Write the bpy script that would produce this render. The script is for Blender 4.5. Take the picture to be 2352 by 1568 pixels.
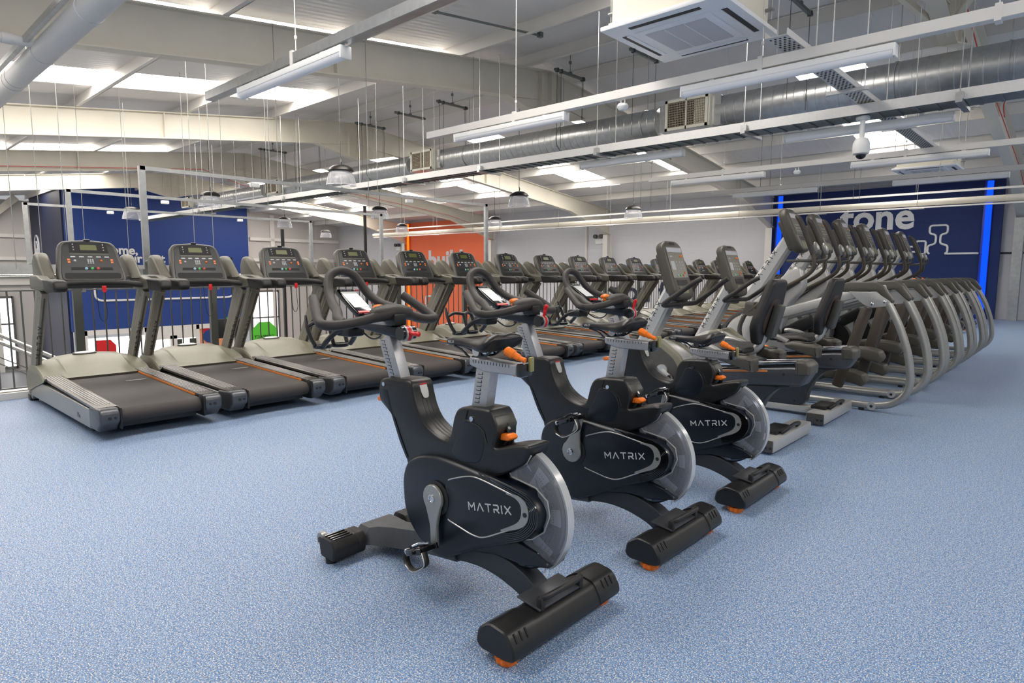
import bpy, bmesh, math, random
from mathutils import Vector, Matrix
from mathutils.geometry import tessellate_polygon
PI = math.pi
random.seed(7)
for o in list(bpy.data.objects):
    bpy.data.objects.remove(o, do_unlink=True)
SC = bpy.context.scene
COL = SC.collection
# ------------------------------------------------------------------ camera
YAW, PITCH, ROLL, FPX = math.radians(42.4743), math.radians(6.3707), math.radians(0.1374), 1461.5
fw = Vector((-math.sin(YAW)*math.cos(PITCH), math.cos(YAW)*math.cos(PITCH), -math.sin(PITCH)))
rt = fw.cross(Vector((0, 0, 1))).normalized()
up = rt.cross(fw)
r2 = rt*math.cos(ROLL)+up*math.sin(ROLL)
u2 = -rt*math.sin(ROLL)+up*math.cos(ROLL)
cd = bpy.data.cameras.new('camera')
cam = bpy.data.objects.new('camera', cd)
COL.objects.link(cam)
M = Matrix((( r2.x, u2.x, -fw.x), (r2.y, u2.y, -fw.y), (r2.z, u2.z, -fw.z))).to_4x4()
M.translation = Vector((0, 0, 1.2))
cam.matrix_world = M
cd.sensor_fit = 'HORIZONTAL'; cd.sensor_width = 36; cd.lens = FPX/2352*36
cd.clip_start = 0.05; cd.clip_end = 200
SC.camera = cam
# ------------------------------------------------------------------ world and exposure
w = bpy.data.worlds.new('world'); SC.world = w; w.use_nodes = True
bg = w.node_tree.nodes['Background']
bg.inputs[0].default_value = (0.95, 0.97, 1.0, 1); bg.inputs[1].default_value = 0.5
SC.view_settings.view_transform = 'Standard'
SC.view_settings.look = 'None'
SC.view_settings.gamma = 1
SC.view_settings.use_curve_mapping = False
SC.view_settings.exposure = -0.22
SKY_E = 13.5
LAMP_E = 60.0

# ------------------------------------------------------------------ materials
MATS = {}
def new_mat(name):
    m = bpy.data.materials.new(name); m.use_nodes = True
    return m, m.node_tree, m.node_tree.nodes['Principled BSDF']
def s2l(c):
    return tuple((x/12.92 if x <= 0.04045 else ((x+0.055)/1.055)**2.4) for x in [v/255 for v in c])
def mat(name, rgb, rough=0.5, metal=0.0, noise=0.0, nscale=40, bump=0.0, bscale=200, coat=0.0, spec=0.5, alpha=1.0, trans=0.0):
    """rgb is an sRGB 0-255 triple; noise varies the value a little so no surface is perfectly flat."""
    if name in MATS: return MATS[name]
    m, nt, b = new_mat(name)
    c = s2l(rgb)
    b.inputs['Base Color'].default_value = (*c, 1)
    b.inputs['Roughness'].default_value = rough
    b.inputs['Metallic'].default_value = metal
    b.inputs['Specular IOR Level'].default_value = spec
    if coat: b.inputs['Coat Weight'].default_value = coat
    if alpha < 1: b.inputs['Alpha'].default_value = alpha
    if trans: b.inputs['Transmission Weight'].default_value = trans
    tc = nt.nodes.new('ShaderNodeTexCoord')
    if noise:
        n = nt.nodes.new('ShaderNodeTexNoise'); n.inputs['Scale'].default_value = nscale; n.inputs['Detail'].default_value = 4
        r = nt.nodes.new('ShaderNodeValToRGB')
        lo = tuple(max(0, x*(1-noise)) for x in c); hi = tuple(min(1, x*(1+noise)) for x in c)
        r.color_ramp.elements[0].position = 0.3; r.color_ramp.elements[0].color = (*lo, 1)
        r.color_ramp.elements[1].position = 0.7; r.color_ramp.elements[1].color = (*hi, 1)
        nt.links.new(tc.outputs['Object'], n.inputs['Vector'])
        nt.links.new(n.outputs['Fac'], r.inputs['Fac']); nt.links.new(r.outputs['Color'], b.inputs['Base Color'])
    if bump:
        n2 = nt.nodes.new('ShaderNodeTexNoise'); n2.inputs['Scale'].default_value = bscale
        bp = nt.nodes.new('ShaderNodeBump'); bp.inputs['Strength'].default_value = bump; bp.inputs['Distance'].default_value = 0.002
        nt.links.new(tc.outputs['Object'], n2.inputs['Vector'])
        nt.links.new(n2.outputs['Fac'], bp.inputs['Height']); nt.links.new(bp.outputs['Normal'], b.inputs['Normal'])
    MATS[name] = m
    return m
def emit(name, rgb, strength):
    m = bpy.data.materials.new(name); m.use_nodes = True
    nt = m.node_tree; nt.nodes.clear()
    e = nt.nodes.new('ShaderNodeEmission'); o = nt.nodes.new('ShaderNodeOutputMaterial')
    e.inputs[0].default_value = (*s2l(rgb), 1); e.inputs[1].default_value = strength
    nt.links.new(e.outputs[0], o.inputs[0])
    return m

M_black = mat('black_plastic', (22, 22, 22), 0.36, noise=0.15, bump=0.15, bscale=900)
M_gloss = mat('gloss_black', (14, 14, 16), 0.12, coat=0.5)
M_navy = mat('navy_black_shroud', (15, 21, 31), 0.32, noise=0.08, bump=0.1, bscale=900)
M_rub = mat('black_rubber', (30, 28, 27), 0.5, noise=0.12, bump=0.2, bscale=600)
M_foam = mat('dark_foam_grip', (46, 42, 39), 0.5, noise=0.1, bump=0.3, bscale=1200)
M_silver = mat('silver_paint', (160, 160, 156), 0.35, 0.55, noise=0.04)
M_silverL = mat('light_silver_paint', (184, 184, 182), 0.36, 0.45, noise=0.03)
M_alu = mat('brushed_aluminium', (176, 176, 178), 0.42, 0.6, noise=0.05, nscale=90)
M_chrome = mat('chrome', (215, 215, 218), 0.12, 1.0)
M_grey = mat('mid_grey_shroud', (74, 71, 64), 0.42, noise=0.05)
M_dgrey = mat('dark_grey_plastic', (72, 71, 68), 0.4, noise=0.08)
M_olive = mat('warm_grey_hood', (126, 123, 107), 0.38, noise=0.04)
M_upr = mat('treadmill_upright', (140, 137, 126), 0.36, 0.35, noise=0.04)
M_gun = mat('gunmetal', (84, 86, 90), 0.34, 0.6, noise=0.05)
M_leg = mat('charcoal_leg', (56, 59, 64), 0.42, 0.3, noise=0.06)
M_orange = mat('orange_plastic', (238, 118, 20), 0.35, noise=0.05)
M_red = mat('red_plastic', (205, 26, 30), 0.35, noise=0.05)
M_white = mat('white_mark', (232, 232, 232), 0.5)
M_mark = mat('grey_mark', (190, 192, 196), 0.5)
M_dmark = mat('dark_mark', (38, 38, 40), 0.5)
M_rail_or = mat('orange_trim', (222, 128, 48), 0.35)
M_belt = mat('running_belt', (52, 47, 45), 0.62, noise=0.08, nscale=12, bump=0.25, bscale=1500)
M_cream = mat('cream_steel', (216, 211, 197), 0.55, noise=0.03, nscale=3)
M_roofw = mat('white_painted_steel', (222, 219, 214), 0.5, noise=0.02, nscale=4)
M_galv = mat('galvanised_steel', (190, 192, 192), 0.30, 0.85, noise=0.10, nscale=14)
M_galvd = mat('dark_galvanised', (120, 126, 124), 0.42, 0.6, noise=0.1, nscale=20)
M_railg = mat('railing_grey_paint', (92, 94, 90), 0.45, noise=0.05)
M_steel = mat('stainless', (205, 205, 200), 0.2, 1.0)
M_pipe = mat('grey_white_pipe', (205, 204, 202), 0.5, noise=0.03)
M_wire = mat('hanger_wire', (150, 152, 150), 0.4, 0.5)
M_wired = mat('dark_hanger_rod', (78, 80, 80), 0.5, 0.4)
M_batten = mat('white_batten_body', (236, 236, 234), 0.4, noise=0.01)
M_ac = mat('white_ac_plastic', (235, 236, 238), 0.4, noise=0.01)
M_acg = mat('ac_grille', (196, 196, 200), 0.5)
M_slot = mat('dark_slot', (26, 26, 28), 0.5)
M_green = mat('olive_green_part', (112, 118, 84), 0.4)
M_lcd = mat('lcd_face', (104, 100, 84), 0.3)
M_black_matt = mat('matt_black', (10, 10, 11), 0.6)
M_wing = mat('wing_olive', (92, 90, 78), 0.42, noise=0.04)
M_dial = mat('console_face', (34, 36, 38), 0.38)
M_blu = mat('light_blue_sign', (40, 150, 215), 0.5)

def floor_mat():
    m, nt, b = new_mat('speckled_rubber')
    L = nt.links
    tc = nt.nodes.new('ShaderNodeTexCoord')
    def noise(s, d=2):
        n = nt.nodes.new('ShaderNodeTexNoise'); n.inputs['Scale'].default_value = s; n.inputs['Detail'].default_value = d
        L.new(tc.outputs['Object'], n.inputs['Vector']); return n
    def ramp(src, p0, p1):
        r = nt.nodes.new('ShaderNodeValToRGB'); r.color_ramp.elements[0].position = p0; r.color_ramp.elements[1].position = p1
        L.new(src.outputs['Fac'], r.inputs['Fac']); return r
    def mix(a, bcol, fac):
        x = nt.nodes.new('ShaderNodeMix'); x.data_type = 'RGBA'
        if isinstance(a, tuple): x.inputs['A'].default_value = (*s2l(a), 1)
        else: L.new(a, x.inputs['A'])
        x.inputs['B'].default_value = (*s2l(bcol), 1)
        L.new(fac, x.inputs['Factor']); return x.outputs['Result']
    base = mix((82, 122, 168), (108, 146, 190), ramp(noise(60), 0.4, 0.6).outputs['Color'])
    c = mix(base, (62, 90, 130), ramp(noise(170, 3), 0.56, 0.60).outputs['Color'])
    n3 = noise(210, 3); 
    c = mix(c, (212, 204, 188), ramp(n3, 0.545, 0.585).outputs['Color'])
    mp = nt.nodes.new('ShaderNodeMapping'); mp.inputs['Location'].default_value = (3, 7, 1)
    n4 = noise(330, 2); L.new(tc.outputs['Object'], mp.inputs['Vector']); L.new(mp.outputs['Vector'], n4.inputs['Vector'])
    c = mix(c, (38, 50, 72), ramp(n4, 0.64, 0.67).outputs['Color'])
    L.new(c, b.inputs['Base Color'])
    b.inputs['Roughness'].default_value = 0.5
    bp = nt.nodes.new('ShaderNodeBump'); bp.inputs['Strength'].default_value = 0.25; bp.inputs['Distance'].default_value = 0.001
    L.new(n3.outputs['Fac'], bp.inputs['Height']); L.new(bp.outputs['Normal'], b.inputs['Normal'])
    return m
def block_mat(name, rgb, mortar=0.94, swap=False, sx=0.45, sz=0.225):
    m, nt, b = new_mat(name); L = nt.links
    tc = nt.nodes.new('ShaderNodeTexCoord')
    mp = nt.nodes.new('ShaderNodeMapping')
    mp.inputs['Rotation'].default_value = (PI/2, 0, 0) if not swap else (PI/2, 0, PI/2)
    br = nt.nodes.new('ShaderNodeTexBrick')
    c = s2l(rgb)
    br.inputs['Color1'].default_value = (*c, 1); br.inputs['Color2'].default_value = (*[x*0.985 for x in c], 1)
    br.inputs['Mortar'].default_value = (*[x*mortar for x in c], 1)
    br.inputs['Scale'].default_value = 1; br.inputs['Mortar Size'].default_value = 0.006
    br.inputs['Brick Width'].default_value = sx; br.inputs['Row Height'].default_value = sz
    sp = nt.nodes.new('ShaderNodeSeparateXYZ'); cb = nt.nodes.new('ShaderNodeCombineXYZ')
    L.new(tc.outputs['Object'], sp.inputs[0])
    L.new(sp.outputs['Y' if swap else 'X'], cb.inputs['X']); L.new(sp.outputs['Z'], cb.inputs['Y'])
    L.new(cb.outputs[0], br.inputs['Vector'])
    L.new(br.outputs['Color'], b.inputs['Base Color'])
    b.inputs['Roughness'].default_value = 0.65
    bp = nt.nodes.new('ShaderNodeBump'); bp.invert = True; bp.inputs['Strength'].default_value = 0.4; bp.inputs['Distance'].default_value = 0.006
    L.new(br.outputs['Fac'], bp.inputs['Height']); L.new(bp.outputs['Normal'], b.inputs['Normal'])
    return m
def sheet_mat(name, rgb, period=0.10, axis='X', strength=0.5, rough=0.5):
    """profiled metal sheet: shallow ribs as bump"""
    m, nt, b = new_mat(name); L = nt.links
    b.inputs['Base Color'].default_value = (*s2l(rgb), 1); b.inputs['Roughness'].default_value = rough
    tc = nt.nodes.new('ShaderNodeTexCoord'); wv = nt.nodes.new('ShaderNodeTexWave')
    wv.bands_direction = axis; wv.inputs['Scale'].default_value = 0.314/period
    wv.inputs['Distortion'].default_value = 0
    bp = nt.nodes.new('ShaderNodeBump'); bp.inputs['Strength'].default_value = strength; bp.inputs['Distance'].default_value = 0.01
    L.new(tc.outputs['Object'], wv.inputs['Vector']); L.new(wv.outputs['Fac'], bp.inputs['Height']); L.new(bp.outputs['Normal'], b.inputs['Normal'])
    return m
def glass_mat(name, rgb=(255, 255, 255), alpha=0.25, rough=0.08):
    m = bpy.data.materials.new(name); m.use_nodes = True; nt = m.node_tree; nt.nodes.clear()
    t = nt.nodes.new('ShaderNodeBsdfTransparent'); g = nt.nodes.new('ShaderNodeBsdfPrincipled'); mx = nt.nodes.new('ShaderNodeMixShader'); o = nt.nodes.new('ShaderNodeOutputMaterial')
    g.inputs['Base Color'].default_value = (*s2l(rgb), 1); g.inputs['Roughness'].default_value = rough
    t.inputs[0].default_value = (0.92, 0.93, 0.95, 1)
    lw = nt.nodes.new('ShaderNodeLayerWeight'); lw.inputs[0].default_value = 0.35
    ad = nt.nodes.new('ShaderNodeMath'); ad.operation = 'MULTIPLY_ADD'; ad.inputs[1].default_value = 0.6; ad.inputs[2].default_value = alpha
    ad.use_clamp = True
    nt.links.new(lw.outputs['Fresnel'], ad.inputs[0]); nt.links.new(ad.outputs[0], mx.inputs[0])
    nt.links.new(t.outputs[0], mx.inputs[1]); nt.links.new(g.outputs[0], mx.inputs[2]); nt.links.new(mx.outputs[0], o.inputs[0])
    return m
M_floor = floor_mat()
M_wall = block_mat('white_blockwork', (206, 206, 211))
M_orangew = block_mat('orange_blockwork', (218, 104, 66))
M_bluew = block_mat('navy_blockwork', (12, 40, 98))
M_sheet = sheet_mat('ribbed_roof_sheet', (222, 220, 219), 0.12, 'X', 0.35)
M_clad = sheet_mat('grey_wall_cladding', (196, 192, 188), 0.30, 'Z', 0.2)
M_blues = mat('blue_panel_paint', (24, 60, 132), 0.55, noise=0.02)
M_navyp = mat('dark_navy_panel_paint', (12, 22, 56), 0.55)
M_skin = emit('daylight_rooflight', (255, 248, 240), SKY_E)
M_win = emit('daylight_window', (255, 255, 255), 3.0)
M_ledb = emit('blue_led', (16, 80, 255), 1.5)
M_ledo = emit('orange_led', (255, 120, 30), 1.8)
M_tube = mat('opal_diffuser', (240, 240, 242), 0.35)
M_acr = glass_mat('clear_acrylic', (235, 235, 240), 0.22, 0.12)
M_smoke = glass_mat('smoked_flywheel_cover', (205, 208, 216), 0.16, 0.1)

# ------------------------------------------------------------------ mesh helpers
def finish(name, bm, m, parent=None, sharp=32, smooth=True):
    me = bpy.data.meshes.new(name)
    bmesh.ops.recalc_face_normals(bm, faces=bm.faces)
    bm.to_mesh(me); bm.free()
    flat = [p.material_index == 1 for p in me.polygons]
    if smooth:
        for p, q in zip(me.polygons, flat): p.use_smooth = not q
        me.set_sharp_from_angle(angle=math.radians(sharp))
    for p in me.polygons: p.material_index = 0
    if m is not None: me.materials.append(m)
    o = bpy.data.objects.new(name, me); COL.objects.link(o)
    if parent is not None: o.parent = parent
    return o
class MB:
    def __init__(s): s.bm = bmesh.new()
    def box(s, c, d, rot=None, bev=0.0, seg=2):
        r = bmesh.ops.create_cube(s.bm, size=1); vs = r['verts']
        bmesh.ops.scale(s.bm, vec=d, verts=vs)
        if bev:
            es = list({e for v in vs for e in v.link_edges})
            rr = bmesh.ops.bevel(s.bm, geom=es, offset=bev, segments=seg, affect='EDGES', profile=0.5)
            vs = list({v for f in rr['faces'] for v in f.verts} | {v for v in vs if v.is_valid})
        if rot is not None:
            bmesh.ops.rotate(s.bm, cent=(0, 0, 0), matrix=rot if isinstance(rot, Matrix) else Matrix.Rotation(rot[1], 3, rot[0]), verts=vs)
        bmesh.ops.translate(s.bm, vec=c, verts=vs)
        return s
    def quad(s, pts):
        s.bm.faces.new([s.bm.verts.new(p) for p in pts]); return s
    def ring_surface(s, rings, cap=True, closed=False):
        vr = [[s.bm.verts.new(p) for p in r] for r in rings]
        n = len(vr[0]); k = len(vr)
        for i in range(k if closed else k-1):
            a, b = vr[i], vr[(i+1) % k]
            for j in range(n):
                try: s.bm.faces.new((a[j], a[(j+1) % n], b[(j+1) % n], b[j]))
                except ValueError: pass
        if cap and not closed:
            for vv, flip in ((vr[0], True), (vr[-1], False)):
                if n <= 8:
                    f = s.bm.faces.new(vv[::-1] if flip else vv); f.material_index = 1; continue
                for tri in tessellate_polygon([[v.co.copy() for v in vv]]):
                    try: f = s.bm.faces.new([vv[i] for i in tri]); f.material_index = 1
                    except ValueError: pass
        return s
    def slab(s, prof, a0, a1, r=0.0, axis='y'):
        """solid cut from a 2-D outline, extruded a0..a1, rounded rims of radius r"""
        P = [Vector((p[0], p[1])) for p in prof]
        area = sum(P[i].x*P[(i+1) % len(P)].y-P[(i+1) % len(P)].x*P[i].y for i in range(len(P)))
        if area < 0: P = P[::-1]
        n = len(P)
        def inset(d):
            if d == 0: return P
            dd = [d]*n
            nrm = []
            for i in range(n):
                e1 = (P[i]-P[i-1]); e2 = (P[(i+1) % n]-P[i])
                e1 = e1.normalized() if e1.length > 1e-9 else e2.normalized(); e2 = e2.normalized() if e2.length > 1e-9 else e1
                n1 = Vector((-e1.y, e1.x)); v = n1+Vector((-e2.y, e2.x))
                if v.length < 1e-6: v = n1.copy()
                v.normalize(); nrm.append(v/max(0.5, v.dot(n1)))
            for it in range(12):
                out = [P[i]+nrm[i]*dd[i] for i in range(n)]; bad = False
                for i in range(n):
                    j = (i+1) % n
                    if (out[j]-out[i]).dot(P[j]-P[i]) <= 0.05*(P[j]-P[i]).length_squared:
                        dd[i] *= 0.7; dd[j] *= 0.7; bad = True
                if not bad: break
            return out
        if r > 0:
            lv = [(a0, r), (a0+r*0.13, r*0.5), (a0+r*0.5, r*0.13), (a0+r, 0), (a1-r, 0), (a1-r*0.5, r*0.13), (a1-r*0.13, r*0.5), (a1, r)]
        else: lv = [(a0, 0), (a1, 0)]
        def mk(p, a):
            return {'y': (p.x, a, p.y), 'x': (a, p.x, p.y), 'z': (p.x, p.y, a)}[axis]
        return s.ring_surface([[mk(p, a) for p in inset(d)] for a, d in lv])
    def tube(s, path, r, seg=12, closed=False, flat=1.0, cap=True, upv=None):
        pts = [Vector(p) for p in path]; n = len(pts)
        rs = r if isinstance(r, (list, tuple)) else [r]*n
        rings = []; prev = None
        for i in range(n):
            a = pts[i-1] if (i > 0 or closed) else pts[i]
            b = pts[(i+1) % n] if (i < n-1 or closed) else pts[i]
            t = (b-a)
            t = t.normalized() if t.length > 1e-9 else Vector((0, 0, 1))
            if prev is None:
                u = Vector(upv) if upv else (Vector((0, 0, 1)) if abs(t.z) < 0.9 else Vector((1, 0, 0)))
            else: u = prev
            x = u-t*u.dot(t); x.normalize(); y = t.cross(x); prev = x
            rings.append([pts[i]+(x*math.cos(k*2*PI/seg)*flat+y*math.sin(k*2*PI/seg))*rs[i] for k in range(seg)])
        return s.ring_surface(rings, cap=cap, closed=closed)
    def bar(s, a, b, wdt, hgt, upv=(0, 0, 1), bev=0.0):
        """rectangular bar from a to b; hgt measured along upv"""
        a = Vector(a); b = Vector(b); t = (b-a).normalized(); u = Vector(upv); u = (u-t*u.dot(t)).normalized(); v = t.cross(u)
        rot = Matrix((t, v, u)).transposed()
        return s.box((a+b)/2, ((b-a).length, wdt, hgt), rot=rot, bev=bev)
    def lathe(s, prof, seg=24, c=(0, 0, 0), axis='z', cap=False):
        rings = []
        for r, h in prof:
            ring = []
            for k in range(seg):
                a = k*2*PI/seg; ca, sa = math.cos(a)*r, math.sin(a)*r
                p = {'z': (ca, sa, h), 'y': (ca, h, sa), 'x': (h, ca, sa)}[axis]
                ring.append((p[0]+c[0], p[1]+c[1], p[2]+c[2]))
            rings.append(ring)
        return s.ring_surface(rings, cap=cap)
    def cyl(s, c, r, a0, a1, axis='z', seg=20):
        return s.lathe([(r, a0), (r, a1)], seg, c, axis, True)
    def ball(s, c, r, sc=(1, 1, 1)):
        q = bmesh.ops.create_uvsphere(s.bm, u_segments=20, v_segments=12, radius=r)
        bmesh.ops.scale(s.bm, vec=sc, verts=q['verts']); bmesh.ops.translate(s.bm, vec=c, verts=q['verts']); return s
    def rotate(s, ang, axis, cent=(0, 0, 0)):
        bmesh.ops.rotate(s.bm, cent=cent, matrix=Matrix.Rotation(ang, 3, axis), verts=s.bm.verts); return s
    def move(s, v):
        bmesh.ops.translate(s.bm, vec=v, verts=s.bm.verts); return s
    def xform(s, m4):
        bmesh.ops.transform(s.bm, matrix=m4, verts=s.bm.verts); return s
    def build(s, name, m, parent=None, sharp=32, smooth=True):
        return finish(name, s.bm, m, parent, sharp, smooth)
def spline(pts, n=8, closed=False):
    """Catmull-Rom through points of any dimension"""
    P = [Vector(p) for p in pts]; out = []; k = len(P)
    for i in range(k if closed else k-1):
        p0 = P[(i-1) % k] if (closed or i > 0) else P[i]
        p1 = P[i]; p2 = P[(i+1) % k]
        p3 = P[(i+2) % k] if (closed or i < k-2) else P[(i+1) % k]
        for j in range(n):
            t = j/n
            out.append(0.5*((2*p1)+(-p0+p2)*t+(2*p0-5*p1+4*p2-p3)*t*t+(-p0+3*p1-3*p2+p3)*t*t*t))
    if not closed: out.append(P[-1])
    return out
def fillet(pts, r, n=4, closed=True):
    """round the corners of a polygon / polyline (any dimension)"""
    P = [Vector(p) for p in pts]; out = []; k = len(P)
    for i in range(k):
        if not closed and i in (0, k-1): out.append(P[i]); continue
        a, b, c = P[i-1], P[i], P[(i+1) % k]
        d1 = (a-b); d2 = (c-b); q = min(r, d1.length*0.45, d2.length*0.45)
        s0 = b+d1.normalized()*q; s1 = b+d2.normalized()*q
        for j in range(n+1):
            t = j/n; out.append(s0*(1-t)**2+b*2*t*(1-t)+s1*t*t)
    return out
def empty(name, loc=(0, 0, 0), rz=0.0):
    o = bpy.data.objects.new(name, None); COL.objects.link(o); o.location = loc; o.rotation_euler = (0, 0, rz)
    o.empty_display_size = 0.1
    return o
def tag(o, label=None, cat=None, group=None, kind=None):
    if label: o['label'] = label
    if cat: o['category'] = cat
    if group: o['group'] = group
    if kind: o['kind'] = kind
    return o
def struct(o): o['kind'] = 'structure'; return o
def copy_tree(o, parent=None):
    c = o.copy(); COL.objects.link(c); c.parent = parent
    if parent is None and c.get('label') is not None: pass
    for ch in list(o.children): copy_tree(ch, c)
    return c
# stroke lettering (used for the squared wordmark) and font lettering
STROKES = {
 'M': (1.15, [[(0, 0), (0, 1), (0.575, 0.35), (1.15, 1), (1.15, 0)]]),
 'A': (1.1, [[(0, 0), (0.55, 1), (1.1, 0)]]),
 'T': (1.0, [[(0, 1), (1.0, 1)], [(0.5, 1), (0.5, 0)]]),
 'R': (0.9, [[(0, 0), (0, 0.42), (0.72, 0.42), (0.86, 0.58), (0.86, 0.86), (0.72, 1), (0, 1)], [(0.42, 0.42), (0.9, 0)]]),
 'I': (0.05, [[(0, 0), (0, 1)]]),
 'X': (1.0, [[(0, 0), (1, 1)], [(0, 1), (1, 0)]]),
}
def wordmark(width, gap=0.42, sw=0.17):
    """flat 2-D quads (x, z) for the word MATRIX, total width given, cap height in proportion"""
    x = 0; quads = []
    for ch in 'MATRIX':
        wd, st = STROKES[ch]
        for pl in st:
            for (x0, y0), (x1, y1) in zip(pl, pl[1:]):
                a = Vector((x+x0, y0)); b = Vector((x+x1, y1)); t = (b-a).normalized(); nn = Vector((-t.y, t.x))*sw/2; a -= t*sw*0.35; b += t*sw*0.35
                quads.append([a-nn, b-nn, b+nn, a+nn])
        x += wd+gap
    k = width/(x-gap)
    return [[q*k for q in qq] for qq in quads], k
def word_mesh(name, origin, ux, uz, width, m, parent=None, thick=0.001, nrm=None, gap=0.55):
    """MATRIX lettering standing proud of a surface; origin = lower left"""
    ux = Vector(ux).normalized(); uz = Vector(uz).normalized(); nrm = Vector(nrm).normalized() if nrm else ux.cross(uz)
    quads, k = wordmark(width, gap); bm = bmesh.new(); o = Vector(origin)
    for i, q in enumerate(quads):
        e = thick*(1+0.05*(i % 3))
        lo = [bm.verts.new(o+ux*p.x+uz*p.y) for p in q]; hi = [bm.verts.new(o+ux*p.x+uz*p.y+nrm*e) for p in q]
        bm.faces.new(hi); bm.faces.new(lo[::-1])
        for j in range(4): bm.faces.new((lo[j], lo[(j+1) % 4], hi[(j+1) % 4], hi[j]))
    return finish(name, bm, m, parent, smooth=False)
def text_mesh(name, s, size, m, M4, parent=None, thick=0.004, bold=0.0, align='LEFT', spacing=1.0):
    cu = bpy.data.curves.new(name, 'FONT'); cu.body = s; cu.size = size; cu.extrude = thick/2; cu.offset = bold; cu.align_x = align
    cu.space_character = spacing; cu.resolution_u = 3
    t = bpy.data.objects.new(name+'_src', cu); COL.objects.link(t)
    dg = bpy.context.evaluated_depsgraph_get(); dg.update()
    me = bpy.data.meshes.new_from_object(t.evaluated_get(dg)); me.name = name
    bpy.data.objects.remove(t, do_unlink=True)
    me.transform(M4); me.materials.clear(); me.materials.append(m)
    o = bpy.data.objects.new(name, me); COL.objects.link(o)
    if parent is not None: o.parent = parent
    return o
def frame_mat(o, ux, uz, n):
    """matrix taking text plane x,y,z to ux,uz,n at o"""
    ux, uz, n = Vector(ux).normalized(), Vector(uz).normalized(), Vector(n).normalized()
    m = Matrix((ux, uz, n)).transposed().to_4x4(); m.translation = Vector(o); return m
ORD = ['first', 'second', 'third', 'fourth', 'fifth', 'sixth', 'seventh', 'eighth', 'ninth', 'tenth', 'eleventh', 'twelfth', 'thirteenth',
       'fourteenth', 'fifteenth', 'sixteenth', 'seventeenth', 'eighteenth', 'nineteenth', 'twentieth']
# ================================================================== building shell
LOW = -3.6
WY = 20.2           # inside face of the long wall
RIDGE_Y, RIDGE_Z, SLOPE = 9.2, 4.74, 0.12
def top_z(y): return RIDGE_Z-SLOPE*abs(y-RIDGE_Y)       # top of the rafters
mb = MB(); mb.box((-0.25, 9.1, -0.15), (14.4, 22.2, 0.3)); struct(mb.build('floor', M_floor, smooth=False))
mb = MB(); mb.box((-22.5, 9.1, LOW-0.1), (30.2, 22.4, 0.2)); struct(mb.build('floor_lower', mat('lower_floor_grey', (120, 124, 130), 0.5, noise=0.05), smooth=False))
mb = MB(); mb.box((-7.52, 9.1, -0.12), (0.14, 22.0, 0.36)); struct(mb.build('trim_1', mat('slab_edge_white', (222, 218, 210), 0.5, noise=0.03), smooth=False))
# roof sheets (two slopes) and rooflight strips
STRIPS = [(-4.2, -3.1), (-9.2, -7.97), (-12.6, -11.45), (-17.0, -15.9), (-21.3, -19.75), (-25.2, -24.1), (-29.3, -28.2), (-34.6, -33.5), (1.8, 2.9)]  # last strip is out of view, added to brighten the right side
def roof_pt(x, y, off): return (x, y, top_z(y)+off)
def roof_slab(name, x0, x1, y0, y1, m, off=0.2, th=0.06):
    mb = MB(); bm = mb.bm
    p = [roof_pt(x0, y0, off), roof_pt(x1, y0, off), roof_pt(x1, y1, off), roof_pt(x0, y1, off)]
    lo = [bm.verts.new(q) for q in p]; hi = [bm.verts.new((q[0], q[1], q[2]+th)) for q in p]
    bm.faces.new(lo[::-1]); bm.faces.new(hi)
    for j in range(4): bm.faces.new((lo[j], lo[(j+1) % 4], hi[(j+1) % 4], hi[j]))
    return mb
SPANS = [(-1.9, 7.1), (11.9, 17.6)]
roofbm = bmesh.new()
def add_roof(x0, x1, y0, y1):
    mb = roof_slab('r', x0, x1, y0, y1, None); me = bpy.data.meshes.new('t'); mb.bm.to_mesh(me); roofbm.from_mesh(me); mb.bm.free(); bpy.data.meshes.remove(me)
XE0, XE1 = -37.7, 6.0
for (y0, y1) in [(7.1, RIDGE_Y), (RIDGE_Y, 11.9), (17.6, WY+0.2)]: add_roof(XE0, XE1, y0, y1)
xs = [XE0]+[v for s in sorted(STRIPS) for v in s]+[XE1]
for (y0, y1) in SPANS:
    for i in range(0, len(xs), 2): add_roof(xs[i], xs[i+1], y0, y1)
struct(finish('ceiling', roofbm, M_sheet, smooth=False))
wn = 0
for (y0, y1) in SPANS:
    for (x0, x1) in STRIPS:
        wn += 1
        struct(roof_slab('w', x0, x1, y0, y1, None, off=0.215, th=0.02).build('window_%d' % wn, M_skin, smooth=False))
# purlins (Z sections) running the length of the building
PUR = [-1.6, 0.0, 1.65, 3.4, 5.25, 7.05, 8.55, 9.85, 11.4, 13.15, 15.0, 16.8, 18.6]
for i, y in enumerate(PUR):
    z = top_z(y); mb = MB()
    d = -1 if y < RIDGE_Y else 1
    mb.box((-16, y, z+0.1), (43.6, 0.012, 0.2)); mb.box((-16, y+d*0.03, z+0.006), (43.6, 0.06, 0.012)); mb.box((-16, y-d*0.03, z+0.194), (43.6, 0.06, 0.012))
    struct(mb.build('trim_%d' % (i+2), M_roofw, smooth=False))
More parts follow.
